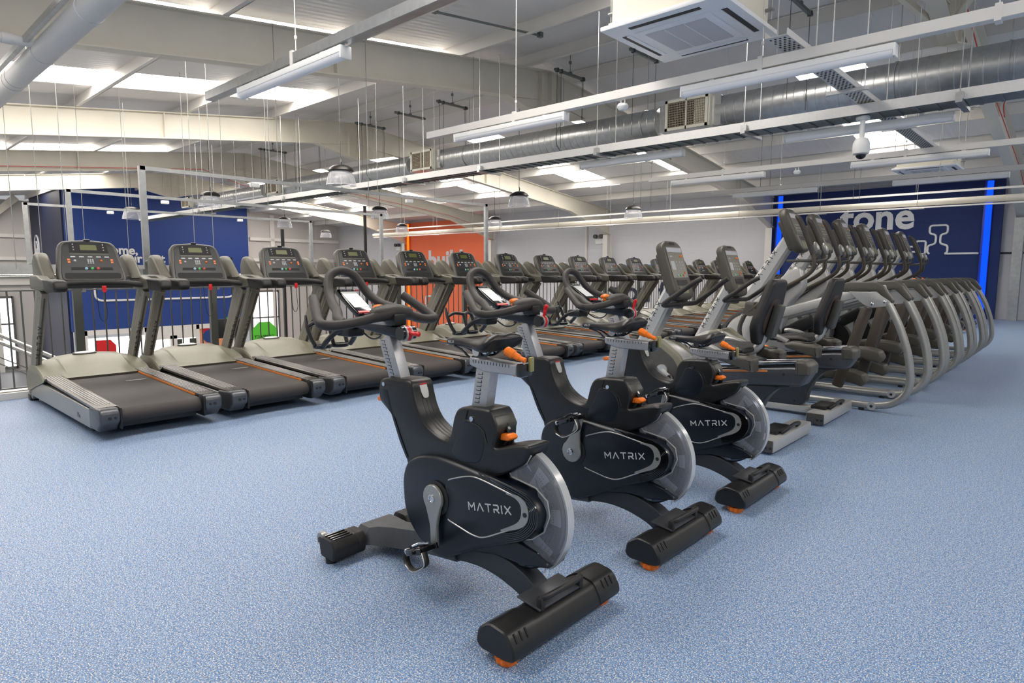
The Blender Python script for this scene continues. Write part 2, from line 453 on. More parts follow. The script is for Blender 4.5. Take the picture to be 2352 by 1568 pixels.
# portal frames
FX = [-1.5, -7.55, -13.55, -19.55, -25.55]
def rafter(x, ysts=(-1.8, 9.2, 20.1)):
    dep, fl, tw, tf = 0.50, 0.18, 0.02, 0.018
    mb = MB()
    for s in (-1, 1):
        ya, yb = RIDGE_Y, (20.1 if s > 0 else -1.8)
        # web with apex and eaves haunch
        def under(y):
            d = abs(y-RIDGE_Y); h = top_z(y)-dep
            if d < 1.15: h -= (1.15-d)/1.15*0.40
            e = abs(y-yb)
            if e < 2.4: h -= (2.4-e)/2.4*0.42
            return h
        ys = [ya, ya+s*0.1, ya+s*1.15, ya+s*4, ya+s*(abs(yb-ya)-2.4), yb]
        prof = [(y, top_z(y)) for y in ys]+[(y, under(y)) for y in ys[::-1]]
        mb.slab(prof, x-tw/2, x+tw/2, 0, axis='x')
        for a, b in zip(ys, ys[1:]):
            mb.bar((x, a, top_z(a)-tf/2), (x, b, top_z(b)-tf/2), fl, tf)
            mb.bar((x, a, under(a)+tf/2), (x, b, under(b)+tf/2), fl, tf)
        if abs(ya-yb) > 6:
            mb.bar((x, ya, top_z(ya)-dep), (x, ya+s*1.15, top_z(ya+s*1.15)-dep), 0.08, 0.01)
    return mb
RLAB = ['nearest cream steel roof rafter crossing above the elliptical machines at the right', 'large cream steel rafter spanning the upper left over the first batten lights',
        'cream steel rafter crossing behind the galvanised duct grille box', 'cream steel rafter with red cable clipped beneath it at the left',
        'far cream steel rafter just in front of the blue feature wall', 'last rafter close against the far cladding wall']
for i, x in enumerate(FX):
    t = empty('steel_rafter', (x, RIDGE_Y, 0)); tag(t, RLAB[i], 'roof beam', 'portal frame rafters')
    mb = rafter(x); mb.move((-x, -RIDGE_Y, 0)); mb.build('rafter_beam', M_cream, t, smooth=False)
    for yy in (9.2, 8.93, 4.8, 13.6, 9.47):
        z1 = top_z(yy); dd = abs(yy-RIDGE_Y); z0 = z1-0.50-(0.40*(1.15-dd)/1.15 if dd < 1.15 else 0)
        mb = MB(); mb.box((0, yy-RIDGE_Y, (z0+z1)/2), (0.17, 0.016, z1-z0-0.02)); mb.build('stiffener_plate', M_cream, t, smooth=False)
    c = empty('steel_column', (x, 20.05, 0)); tag(c, 'white steel column on the long wall under %s' % RLAB[i].replace('the ', 'the ', 1)[:60], 'column', 'wall columns')
    zt = top_z(20.05)-0.93
    mb = MB()
    mb.box((0, 0, (zt+LOW)/2), (0.02, 0.3, zt-LOW)); mb.box((0, -0.16, (zt+LOW)/2), (0.2, 0.02, zt-LOW)); mb.box((0, 0.14, (zt+LOW)/2), (0.2, 0.02, zt-LOW))
    mb.build('column_section', M_roofw if i else M_galv, c, smooth=False)
for i, (x, l) in enumerate(zip(FX, ['beside the blue tone panel at the right', 'at the left edge of the blue tone panel', 'behind the middle of the treadmill row', 'at the right edge of the orange panel', 'at the left edge of the orange panel', 'in the far corner beside the cladding'])):
    for o in bpy.data.objects:
        if o.name.startswith('steel_column') and abs(o.location.x-x) < 0.01: o['label'] = 'white steel column on the long wall '+l
# walls
mb = MB(); mb.box((-13, WY+0.1, 0.1), (38, 0.2, 7.6)); struct(mb.build('wall_long', M_wall, smooth=False))
mb = MB(); mb.box((-31.85, 17.6, 0.2), (0.2, 5.4, 8.0)); struct(mb.build('wall_far', M_clad, smooth=False))
mb = MB(); mb.box((-37.6, 2.5, 0.3), (0.2, 9.6, 8.2)); struct(mb.build('wall_far_left', M_clad, smooth=False))
# cladding rails on the far walls
k = 20
for X, y0, y1 in ((-31.7, 15.0, 20.1), (-37.45, -2, 7.1)):
    for z in (0.55, 1.7, 2.75):
        mb = MB(); mb.box((X, (y0+y1)/2, z), (0.12, y1-y0, 0.16)); struct(mb.build('trim_%d' % k, M_roofw, smooth=False)); k += 1
    for y in ((16.2, 18.4) if X > -35 else (1.0, 5.6)):
        mb = MB(); mb.box((X-0.02, y, 0.2), (0.16, 0.22, 7.6)); struct(mb.build('trim_%d' % k, M_roofw, smooth=False)); k += 1
mb = MB(); mb.bar((-37.2, 4.6, 2.6), (-37.2, 6.6, 4.5), 0.25, 0.3); struct(mb.build('trim_%d' % k, M_cream, smooth=False)); k += 1
# blue feature box (front panel, return side)
mb = MB(); mb.box((-31.65, 11.0, 1.75), (0.2, 7.7, 6.35)); struct(mb.build('wall_blue', M_blues, smooth=False))
mb = MB(); mb.box((-34.5, 7.15, 0.6), (5.5, 0.12, 8.4)); struct(mb.build('wall_blue_return', M_navyp, smooth=False))
# white logo drawn on the return side: two loops and a tail
t = MB()
t.tube([(-36.15+0.42*math.cos(a), 7.06, 2.12+0.62*math.sin(a)) for a in [i*PI/14-0.9 for i in range(24)]], 0.035, 6)
t.tube([(-36.2+0.25*math.cos(a), 7.06, 2.05+0.42*math.sin(a)) for a in [i*PI/10 for i in range(20)]], 0.035, 6, closed=True)
t.tube([(-36.2+0.10*math.cos(a), 7.06, 1.98+0.16*math.sin(a)) for a in [i*PI/8 for i in range(16)]], 0.03, 6, closed=True)
t.tube([(-35.85, 7.06, 1.7), (-35.9, 7.06, 1.32), (-35.2, 7.06, 1.3)], 0.035, 6)
tag(t.build('wall_logo', M_mark), 'white line logo of nested loops on the dark blue return wall at far left', 'wall sign')
# lettering on the blue front panel
def wall_text_x(name, s, y, z, size, m, label, X=-31.52, bold=0.012):
    o = text_mesh(name, s, size, m, frame_mat((X, y, z), (0, 1, 0), (0, 0, 1), (1, 0, 0)), None, 0.03, bold); tag(o, label, 'wall lettering'); return o
wall_text_x('wall_lettering', 'home,', 8.50, 1.87, 0.52, M_white, 'white word home with comma on the far blue wall', bold=0.014)
wall_text_x('wall_lettering', 'your feet', 8.98, 1.52, 0.52, M_white, 'white words your feet under the word home on the blue wall', bold=0.014)
wall_text_x('wall_lettering', 'We', 10.2, 1.15, 0.52, M_blu, 'light blue word We under the white lettering on the blue wall', bold=0.014)
t = MB(); t.tube(fillet([(-31.53, 8.06, 1.0), (-31.53, 8.06, -0.14), (-31.53, 13.98, -0.14), (-31.53, 13.98, 1.0)], 0.3, 5, False), 0.045, 8)
tag(t.build('painted_bracket_line', M_white), 'white rounded bracket line on the blue wall above the entrance', 'wall line')
# entrance below the blue panel
mb = MB()
mb.box((-31.6, 10.7, -1.5), (0.16, 6.3, 0.22)); mb.box((-31.6, 7.6, -2.5), (0.16, 0.14, 2.2)); mb.box((-31.6, 13.7, -2.5), (0.16, 0.5, 2.2)); mb.box((-31.6, 12.2, -2.5), (0.16, 0.14, 2.2))
mb.box((-31.6, 9.97, -2.5), (0.16, 0.16, 2.2)); mb.box((-31.6, 11.1, -1.75), (0.14, 2.2, 0.5)); mb.box((-31.6, 11.1, -2.8), (0.14, 0.3, 1.9))
struct(mb.build('door_1', M_roofw, smooth=False))
mb = MB(); mb.box((-31.68, 8.8, -2.7), (0.04, 2.3, 1.9)); mb.box((-31.68, 11.1, -2.9), (0.04, 2.2, 1.8)); struct(mb.build('window_40', M_win, smooth=False))
mb = MB(); mb.slab([(7.95, -2.65), (7.95, -1.85), (8.55, -1.85), (8.75, -2.1), (8.75, -2.4), (8.5, -2.65)], -31.66, -31.64, 0, 'x')
tag(mb.build('window_sticker', M_red, smooth=False), 'red rounded sticker on the glazed entrance screen below the blue wall', 'window sticker')
for yy, l in ((11.35, 'left'), (12.0, 'right')):
    mb = MB(); mb.box((-31.64, yy, -2.9), (0.03, 0.32, 1.7)); tag(mb.build('window_graphic', mat('dark_glass_panel', (70, 74, 62), 0.3), smooth=False), 'dark glass pane at the %s of the white entrance door' % l, 'window graphic')
mb = MB(); mb.box((-31.6, 12.85, -2.55), (0.04, 1.1, 1.9)); tag(mb.build('entrance_poster', mat('poster_peach', (222, 150, 110), 0.5, noise=0.1, nscale=3), smooth=False), 'peach coloured poster right of the white entrance door', 'poster')
for (yy, zz, r, m, l) in ((12.75, -2.0, 0.32, mat('poster_blue', (30, 60, 120), 0.5), 'dark blue disc'), (13.05, -1.9, 0.24, mat('poster_teal', (70, 160, 180), 0.5), 'teal disc'), (12.6, -1.72, 0.18, M_red, 'red disc')):
    mb = MB(); mb.cyl((-31.575+r*0.02, yy, zz), r, -0.005, 0.005, 'x', 20); tag(mb.build('poster_disc', m), '%s on the peach poster by the entrance' % l, 'poster graphic')
# emergency exit sign (white running arrow on green) and the hanging television by the entrance
ex = empty('exit_sign', (-31.4, 13.7, -1.25)); tag(ex, 'green exit sign with white arrow on the blue wall above the poster', 'exit sign')
mb = MB(); mb.box((0, 0, 0), (0.06, 0.42, 0.28)); mb.build('sign_panel', mat('exit_green', (20, 140, 80), 0.4), ex)
mb = MB(); mb.slab([(0, 0.1), (-0.1, 0), (-0.04, 0), (-0.04, -0.1), (0.04, -0.1), (0.04, 0), (0.1, 0)], 0.031, 0.036, 0, 'x'); mb.build('arrow', M_white, ex, smooth=False)
# lower level windows in the far walls
n = 41
for (X, y0, y1, z0, z1) in ((-31.72, 14.95, 16.4, -3.4, 0.1), (-37.48, 3.4, 6.2, -3.4, -0.1)):
    mb = MB(); mb.box((X, (y0+y1)/2, (z0+z1)/2), (0.03, y1-y0, z1-z0)); struct(mb.build('window_%d' % n, M_win, smooth=False)); n += 1
    mb = MB()
    for yy in (y0, y1): mb.box((X+0.03, yy, (z0+z1)/2), (0.1, 0.09, z1-z0+0.09))
    for zz in (z0, z1, (z0+z1)/2+0.4): mb.box((X+0.03, (y0+y1)/2, zz), (0.1, y1-y0, 0.07 if zz not in (z0, z1) else 0.1))
    struct(mb.build('trim_%d' % (k+n), mat('window_frame_grey', (96, 96, 94), 0.5), smooth=False))
t = empty('window_sign', (-31.62, 15.55, -2.2)); tag(t, 'green octagon sign with small lettering on the lower far window', 'window sign')
mb = MB(); mb.cyl((0, 0, 0), 0.78, -0.01, 0.01, 'x', 8); mb.rotate(PI/8, 'X'); mb.build('sign_board', mat('lime_green_sign', (90, 205, 60), 0.5), t)
text_mesh('sign_text', 'COMPACT', 0.22, M_dmark, frame_mat((0.02, 0.5, -0.1), (0, -1, 0), (0, 0, 1), (1, 0, 0)), t, 0.01)
mb = MB(); mb.slab([(14.95, -3.3), (14.95, -2.1), (15.05, -2.0), (15.1, -3.0)], -31.66, -31.63, 0, 'x'); tag(mb.build('window_sticker', M_blu, smooth=False), 'blue sliver sticker left of the green octagon sign', 'window sticker')
mb = MB(); mb.cyl((-37.42, 5.05, -2.2), 0.7, -0.01, 0.01, 'x', 24); mb.box((-37.42, 5.2, -1.0), (0.02, 0.8, 0.4)); tag(mb.build('window_sticker', M_red, smooth=False), 'red circular sticker on the window behind the stair rail at far left', 'window sticker')
# tone panel
mb = MB(); mb.box((-4.68, WY-0.08, 1.74), (5.65, 0.16, 3.48)); struct(mb.build('wall_tone_panel', M_bluew, smooth=False))
for x, l in ((-7.28, 'left'), (-2.16, 'right')):
    ld = empty('led_strip_light', (x, WY-0.19, 0)); tag(ld, 'tall glowing blue light strip at the %s edge of the navy tone panel' % l, 'strip light', 'blue light strips')
    mb = MB(); mb.box((0, 0, 1.74), (0.20, 0.06, 3.44), bev=0.02); mb.build('strip_housing', mat('blue_housing', (20, 60, 190), 0.4), ld)
    mb = MB(); mb.box((0.02, -0.035, 1.74), (0.13, 0.012, 3.42)); mb.build('glowing_tube', M_ledb, ld)
def wall_text_y(name, s, x, z, size, m, label, cat='wall lettering', Y=None, bold=0.0, sp=1.0):
    o = text_mesh(name, s, size, m, frame_mat((x, Y or WY-0.17, z), (1, 0, 0), (0, 0, 1), (0, -1, 0)), None, 0.03, bold, spacing=sp); tag(o, label, cat); return o
wall_text_y('wall_lettering', 'tone', -5.56, 2.36, 0.98, M_white, 'large white word tone on the navy panel at the right', bold=0.026, sp=1.0)
# dumbbell line drawing
db = MB(); Y = WY-0.175; z0 = 1.66
for s in (-1, 1):
    pts = [(-3.17+s*0.20, z0+0.03), (-3.17+s*0.15, z0+0.06), (-3.17+s*0.15, z0+0.30), (-3.17+s*0.03, z0+0.33), (-3.17+s*0.03, z0+0.58), (-3.17+s*0.15, z0+0.60), (-3.17+s*0.15, z0+0.80), (-3.17, z0+0.80)]
    pts = [(-3.17+s*0.17, z0), (-3.17+s*0.22, z0+0.04), (-3.17+s*0.22, z0+0.22), (-3.17+s*0.05, z0+0.26), (-3.17+s*0.05, z0+0.50), (-3.17+s*0.20, z0+0.53), (-3.17+s*0.20, z0+0.74), (-3.17, z0+0.74)]
    db.tube(fillet([(p[0], Y, p[1]) for p in pts], 0.07, 4, False), 0.026, 8)
db.tube([(-3.0, Y, z0), (-2.28, Y, z0)], 0.026, 8)
db.tube(fillet([(-3.55, Y, z0), (-3.44, Y, z0), (-3.44, Y, z0+0.34), (-3.66, Y, z0+0.34), (-3.66, Y, z0+0.2), (-3.95, Y, z0+0.2)], 0.05, 4, False), 0.026, 8)
db.tube([(-3.95, Y, z0+0.06), (-3.66, Y, z0+0.06)], 0.026, 8)
tag(db.build('wall_line_drawing', M_white), 'white dumbbell line drawing right of the word tone on the navy panel', 'wall drawing')
mb = MB(); mb.box((-1.2, WY-0.01, z0), (1.3, 0.015, 0.045)); struct(mb.build('trim_80', M_navyp, smooth=False))
# orange panel
mb = MB(); mb.box((-22.6, WY-0.08, -0.05), (5.9, 0.16, 7.1)); struct(mb.build('wall_orange_panel', M_orangew, smooth=False))
ld = empty('led_strip_light', (-25.3, WY-0.2, 0)); tag(ld, 'tall glowing orange light strip at the left edge of the orange panel', 'strip light')
mb = MB(); mb.box((0, 0, 0), (0.34, 0.08, 6.9)); mb.build('strip_housing', mat('orange_housing', (230, 100, 30), 0.4), ld); mb = MB(); mb.box((0.05, -0.045, 0), (0.13, 0.012, 6.9)); mb.build('glowing_tube', M_ledo, ld)
wall_text_y('wall_lettering', 'build', -23.8, 1.25, 1.25, M_mark, 'large pale word beginning with bu on the orange panel behind the treadmills', bold=0.04)
t = MB(); t.tube(fillet([(-24.7, WY-0.18, -0.75), (-24.0, WY-0.18, -0.75), (-24.0, WY-0.18, -0.05), (-22.3, WY-0.18, -0.05), (-22.3, WY-0.18, 0.5)], 0.12, 4, False), 0.05, 8)
tag(t.build('painted_line', M_mark), 'pale stepped line on the orange panel below the lettering', 'wall line')
# lettering low on the white wall seen through the railing
wall_text_y('wall_lettering', 'you for', -13.3, 0.1, 1.05, M_navyp, 'navy words you for on the white wall behind the railing', Y=WY-0.03, bold=0.01)
wall_text_y('wall_lettering', 'everywhere you', -15.0, -0.95, 1.05, M_navyp, 'navy words everywhere you on the white wall behind the railing', Y=WY-0.03, bold=0.01)
wall_text_y('wall_lettering', 'about', -10.4, -2.0, 1.05, M_navyp, 'navy word about lowest on the white wall behind the railing', Y=WY-0.03, bold=0.01)
wall_text_y('wall_lettering', 'you can', -13.7, 1.1, 0.7, M_blu, 'light blue words on the white wall above the treadmill handrails', Y=WY-0.03, bold=0.01)
wall_text_y('wall_lettering', 'How', -29.2, -0.6, 0.75, M_red, 'small red word How on the white wall left of the orange panel', Y=WY-0.03)
t = MB(); t.tube(fillet([(-30.3, WY-0.03, -1.6), (-30.3, WY-0.03, 0.1), (-29.5, WY-0.03, 0.1)], 0.15, 4, False), 0.03, 6); tag(t.build('painted_line', M_red), 'thin red angled line beside the red lettering', 'wall line')
for i in range(5):
    pass
t = MB()
for zz in (-0.75, -0.95, -1.15, -2.3, -2.55): t.box((-16.4-(0.5 if zz < -2 else 0), WY-0.02, zz), (0.8, 0.02, 0.09), bev=0.02)
tag(t.build('painted_bars', M_navyp), 'short stacked navy bars painted on the white wall behind the railing', 'wall graphic')
# small boxes on the wall: twin-head emergency lights, conduit
for x, z, l in ((-14.0, 2.42, 'in the middle of the white wall'), (-26.3, 2.4, 'just left of the orange panel')):
    e = empty('emergency_light', (x, WY-0.06, z)); tag(e, 'small twin-head emergency light %s' % l, 'emergency light', 'twin-head emergency lights')
    mb = MB(); mb.box((0, 0.03, -0.12), (0.34, 0.05, 0.2), bev=0.01); mb.build('case', M_batten, e)
    for s in (-1, 1):
        mb = MB(); mb.cyl((s*0.13, -0.05, 0.06), 0.08, -0.05, 0.04, 'y', 16); mb.build('lamp_head', M_dgrey, e)
mb = MB(); mb.tube([(-14.6, WY-0.03, 3.3), (-14.6, WY-0.03, 0.2)], 0.05, 8); mb.tube([(-14.6, WY-0.03, 3.25), (-13.2, WY-0.03, 3.35)], 0.03, 8); tag(mb.build('wall_conduit', M_roofw), 'white vertical conduit on the long white wall beside the emergency light', 'conduit')
# ================================================================== services under the roof
# --- galvanised spiral duct along the ridge
D = empty('spiral_duct', (0, 9.2, 3.51)); tag(D, 'long galvanised spiral ventilation duct running under the roof ridge', 'duct')
def duct(x0, x1, r, name='duct_section'):
    rings = []; step = 0.135; n = int(abs(x1-x0)/step); mb = MB(); prof = []
    for i in range(n+1):
        x = x0+(x1-x0)*i/n
        for dx, dr in ((-0.007, 0), (-0.002, 0.0035), (0.002, 0.0035), (0.007, 0)): prof.append((r+dr, x+dx if x0 < x1 else x-dx))
    mb.lathe(prof, 40, (0, 0, 0), 'x', True); return mb.build(name, M_galv, D, sharp=25)
duct(1.6, -4.25, 0.235); duct(-5.25, -10.35, 0.222); duct(-11.4, -16.9, 0.208); duct(-18.2, -23.2, 0.195); 
def grille_box(x0, x1, r, h):
    mb = MB(); mb.box(((x0+x1)/2, -0.04, 0), (abs(x1-x0), 2*r+0.06, h), bev=0.008); b = mb.build('plenum_box', M_galv if False else mat('pale_grille_paint', (208, 206, 192), 0.45), D)
    xc = x0-(0.36) ; gw = 0.68
    mb = MB(); yf = -r-0.085
    for (cx, cz, sx, sz) in ((0, h/2-0.02, gw, 0.04), (0, -h/2+0.02, gw, 0.04), (-gw/2+0.02, 0, 0.04, h), (gw/2-0.02, 0, 0.04, h), (0, 0, 0.02, h)):
        mb.box((xc+cx, yf, cz), (sx, 0.03, sz))
    mb.build('grille_frame', mat('pale_grille_paint', (208, 206, 192), 0.45), b, smooth=False)
    mb = MB()
    for i in range(24): mb.box((xc-gw/2+0.04+i*(gw-0.08)/23, yf+0.01, 0), (0.007, 0.012, h-0.06))
    for i in range(11): mb.box((xc, yf+0.004, -h/2+0.05+i*(h-0.1)/10), (gw-0.06, 0.008, 0.008))
    mb.build('grille_bars', mat('grille_bar_brown', (150, 138, 120), 0.5), b, smooth=False)
    mb = MB(); mb.box((xc, yf+0.03, 0), (gw-0.04, 0.02, h-0.04)); mb.build('grille_dark_back', M_slot, b, smooth=False)
    mb = MB(); mb.box((xc, 0, 0), (gw+0.3, 2*r-0.02, h*0.92)); mb.build('grille_neck', M_galv, b, smooth=False)
for x0, x1, r, h in ((-4.3, -4.55, 0.235, 0.44), (-10.4, -10.7, 0.222, 0.40), (-17.0, -17.4, 0.208, 0.36), (-23.2, -23.6, 0.195, 0.34)): grille_box(x0, x1, r, h)
for x in (-0.9, -2.0, -5.5, -7.2, -9.6, -12.9, -15.0, -20.0):
    mb = MB(); r = 0.24 if x > -4.5 else (0.227 if x > -10.5 else 0.213)
    mb.lathe([(r, x-0.012), (r+0.007, x-0.012), (r+0.007, x+0.012), (r, x+0.012)], 40, (0, 0, 0), 'x'); mb.tube([(x, 0, r), (x, 0, 1.1)], 0.006, 6); mb.build('hanging_strap', M_galv, D)
# --- louvred cable tray below the duct
T = empty('cable_tray', (0, 7.02, 2.70)); tag(T, 'long louvred steel cable tray in front of and below the spiral duct', 'cable tray')
mb = MB()
for s in (-1, 1): mb.box((-10, s*0.16, 0.03), (23.5, 0.012, 0.09)); mb.box((-10, s*0.15, 0.075), (23.5, 0.03, 0.01))
mb.build('side_rails', M_pipe, T, smooth=False)
mb = MB(); mb.box((-10, 0, -0.008), (23.5, 0.31, 0.006))
for i in range(150): mb.box((1.6-i*0.155, 0, -0.016), (0.03, 0.3, 0.012))
mb.build('tray_bed', M_galvd, T, smooth=False)
for x in (0.2, -1.0, -2.9, -4.8, -6.9, -8.7, -10.6, -12.8, -15.0, -17.2):
    mb = MB(); mb.box((x, 0, -0.035), (0.05, 0.48, 0.03)); mb.tube([(x, -0.2, -0.03), (x, -0.2, top_z(6.8)-2.77)], 0.005, 6); mb.tube([(x, 0.22, -0.03), (x, 0.22, top_z(7.2)-2.77)], 0.005, 6); mb.box((x, -0.2, 0.01), (0.06, 0.05, 0.06)); mb.build('trapeze_hanger', M_galv, T)
# --- perforated tray crossing it
P = empty('perforated_tray', (-1.76, 0, 2.802)); tag(P, 'perforated steel cable tray crossing over the spiral duct at right', 'cable tray')
mb = MB(); mb.box((0, 7.4, 0), (0.15, 5.6, 0.004)); 
for s in (-1, 1): mb.box((s*0.075, 7.4, 0.02), (0.004, 5.6, 0.045))
mb.build('tray_body', M_pipe, P, smooth=False)
mb = MB()
for j in range(120):
    for i in range(4): mb.box((-0.052+i*0.032+(0.016 if j % 2 else 0), 4.65+j*0.046, -0.0035), (0.012, 0.022, 0.003))
tag(mb.build('slot_holes', M_slot, P, smooth=False), kind='stuff')
for y in (5.0, 6.3, 8.3, 9.9):
    mb = MB(); mb.box((0, y, -0.02), (0.34, 0.035, 0.03)); mb.tube([(-0.14, y, 0), (-0.14, y, top_z(y)-2.84)], 0.0045, 6); mb.tube([(0.14, y, 0), (0.14, y, top_z(y)-2.84)], 0.0045, 6); mb.build('trapeze_hanger', M_pipe, P)
# --- batten lights and their support rails
ROWS = [(2.45, -3.7), (4.82, -5.73), (7.18, -5.73), (9.62, -5.7), (12.0, -5.7)]
ROWL = ['nearest', 'second nearest', 'third nearest', 'fourth', 'furthest']
def rail_row(i, y, x0):
    if i != 2: r = empty('light_support_rail', (0, y, 2.715)); tag(r, 'white steel channel rail carrying the %s row of batten lights' % ROWL[i], 'support rail', 'support rails for batten lights')
    xa = -5.9 if i == 0 else x0
    mb = MB()
    if i != 2: mb.box(((xa+2.2)/2, 0, 0.0), (2.2-xa, 0.008, 0.07)); mb.box(((xa+2.2)/2, 0.035, 0.034), (2.2-xa, 0.07, 0.006)); mb.box(((xa+2.2)/2, 0.035, -0.034), (2.2-xa, 0.07, 0.006))
    (mb.build('channel', M_roofw if i else M_galv, r, smooth=False) if i != 2 else mb.bm.free())
    for x in ((-1.95 if i else -2.6, -4.4, 0.4, -0.55) if i != 2 else ()):
        mb = MB(); mb.box((x, 0.035, 0.0), (0.035, 0.085, 0.10)); mb.tube([(x, 0.035, 0.05), (x, 0.035, top_z(y)-2.715)], 0.0035, 6); mb.ball((x, 0.035, 0.15), 0.011, (1, 1, 1.6)); mb.build('suspension', M_roofw, r)
    for xc, l in ((-1.83, 'right'), (-4.52, 'left')):
        if i == 0 and xc > -2: continue
        b = empty('batten_light', (xc, y+(0.035 if i != 2 else -0.04), 2.622 if i != 2 else 2.60)); tag(b, 'white linear batten light at the %s %s' % (l, ('on the %s ceiling rail' % ROWL[i]) if i != 2 else 'under the louvred cable tray'), 'batten light', 'linear batten lights')
        prof = fillet([(-0.042, 0.045), (-0.042, 0.0), (0.042, 0.0), (0.042, 0.045)], 0.006, 3)
        mb = MB(); mb.slab([(p.x, p.y) for p in prof], -0.745, 0.745, 0, 'x')
        for q_ in (-0.5, 0.5): mb.box((q_, 0, 0.055), (0.04, 0.05, 0.03))
        mb.build('body', M_batten, b)
        pr = [(0.038*math.cos(a), 0.001-0.040*math.sin(a)) for a in [k*PI/10 for k in range(11)]]
        mb = MB(); mb.slab(pr, -0.74, 0.74, 0, 'x'); mb.build('diffuser', M_tube, b)
        for s in (-1, 1):
            mb = MB(); mb.box((s*0.75, 0, 0.003), (0.016, 0.088, 0.084), bev=0.006); mb.build('end_cap', M_batten, b)
for i, (y, x0) in enumerate(ROWS): rail_row(i, y, x0)
# --- ceiling cassette units
def cassette(loc, label, full=True):
    c = empty('ceiling_cassette', loc); tag(c, label, 'air conditioner', 'ceiling air conditioning cassettes')
    mb = MB(); mb.box((0, 0, 0.03), (0.97, 0.97, 0.035), bev=0.008); f = mb.build('fascia', M_ac, c)
    mb = MB(); mb.box((0, 0, 0.20), (0.84, 0.84, 0.30)); mb.box((0, 0, 0.06), (0.88, 0.88, 0.03)); mb.build('housing', mat('cassette_body', (226, 222, 206), 0.5), c, smooth=False)
    mb = MB(); mb.box((0, 0, 0.008), (0.60, 0.60, 0.012), bev=0.004); mb.build('inner_panel', M_ac, c)
    mb = MB(); mb.box((0, 0, 0.0005), (0.48, 0.48, 0.006))
    for i in range(3): pass
    mb.build('return_grille', M_acg, c, smooth=False)
    mb = MB()
    for i in (-1, 1): mb.box((i*0.08, 0, -0.003), (0.008, 0.48, 0.003))
    mb.build('grille_ribs', M_ac, c, smooth=False)
    for a in range(4):
        rot = Matrix.Rotation(a*PI/2, 4, 'Z')
        mb = MB(); mb.box((0, -0.395, 0.012), (0.56, 0.045, 0.006)); mb.xform(rot); mb.build('air_slot', M_slot, c, smooth=False)
        mb = MB(); mb.box((0, -0.365, 0.010), (0.56, 0.03, 0.008), rot=('X', 0.15)); mb.xform(rot); mb.build('louvre_flap', M_ac, c, smooth=False)
    for sx in (-1, 1):
        for sy in (-1, 1):
            mb = MB(); mb.tube([(sx*0.47, sy*0.36, 0.1), (sx*0.47, sy*0.36, 1.2)], 0.006, 6); mb.box((sx*0.455, sy*0.36, 0.17), (0.06, 0.05, 0.01)); mb.build('hanging_rod', M_wire, c)
    mb = MB(); mb.cyl((0.44, -0.1, 0.28), 0.035, -0.03, 0.04, 'x', 14); mb.build('pipe_connection', M_pipe, c)
    return c
cassette((-2.42, 4.63, 2.97), 'large white ceiling air conditioning cassette at top of the picture')
cassette((-2.38, 13.62, 2.97), 'small distant air conditioning cassette in front of the blue tone panel')
# --- dome camera below the cable tray
cc = empty('dome_camera', (-1.79, 6.97, 2.355)); tag(cc, 'white dome security camera on a pendant tube below the cable tray', 'security camera')
mb = MB(); mb.cyl((0, 0, 0.30), 0.062, 0, 0.028); mb.cyl((0, 0, 0.1), 0.024, 0, 0.22); mb.build('mounting_tube', M_batten, cc)
mb = MB(); mb.lathe([(0.03, 0.13), (0.055, 0.12), (0.074, 0.08), (0.078, 0.02), (0.070, -0.02), (0.052, -0.03), (0.001, -0.03)], 24, cap=True); mb.build('shroud', M_batten, cc)
mb = MB(); mb.ball((0, 0, -0.03), 0.048, (1, 1, 0.9)); mb.build('dome_lens', M_gloss, cc)
# --- small round sensors on the second light rail
for x, y, l in ((-4.05, 7.18-2.36, 'hanging from the second light rail'), (-3.3, 9.62, 'on the fourth light rail')):
    s = empty('presence_sensor', (x+0.9 if y < 5 else x, y+0.035, 2.60)); tag(s, 'white domed presence sensor %s' % l, 'sensor', 'domed sensors')
    mb = MB(); mb.lathe([(0.001, -0.02), (0.03, -0.018), (0.046, 0.0), (0.05, 0.015), (0.04, 0.035), (0.001, 0.035)], 20); mb.build('sensor_head', M_batten, s)
    for q in (-0.02, 0.02):
        mb = MB(); mb.tube([(q, 0, 0.03), (q, 0, 0.07)], 0.006, 6); mb.build('fixing_stem', M_batten, s)
# --- high-bay pendants
hb = empty('pendant_light', (0, 0, 0))
mb = MB(); mb.lathe([(0.002, 0.34), (0.05, 0.335), (0.13, 0.315), (0.19, 0.275), (0.215, 0.235), (0.205, 0.225), (0.15, 0.225), (0.002, 0.225)], 28); mb.build('driver_housing', mat('pendant_dark_metal', (42, 40, 38), 0.35, 0.5), hb)
mb = MB(); mb.lathe([(0.17, 0.225), (0.195, 0.19), (0.222, 0.12), (0.238, 0.05), (0.242, 0.0), (0.248, -0.004), (0.245, 0.004)], 28); mb.build('acrylic_shade', M_acr, hb)
mb = MB(); mb.lathe([(0.001, 0.222), (0.14, 0.222), (0.14, 0.19), (0.001, 0.185)], 24); mb.build('lamp_lens', M_tube, hb)
mb = MB(); mb.tube([(0, 0, 0.33), (0.02, 0, 0.38), (0, 0, 0.42)], 0.012, 8); mb.tube([(0, 0, 0.42), (0, 0, 1.7)], 0.006, 6); mb.build('suspension_wire', M_wired, hb)
HB = [(-9.4, 6.05), (-14.7, 6.1), (-19.95, 6.12), (-9.55, 10.65), (-14.55, 10.55), (-19.95, 10.65), (-9.3, 14.95), (-14.5, 15.0), (-19.3, 14.98), (-24.75, 15.1)]
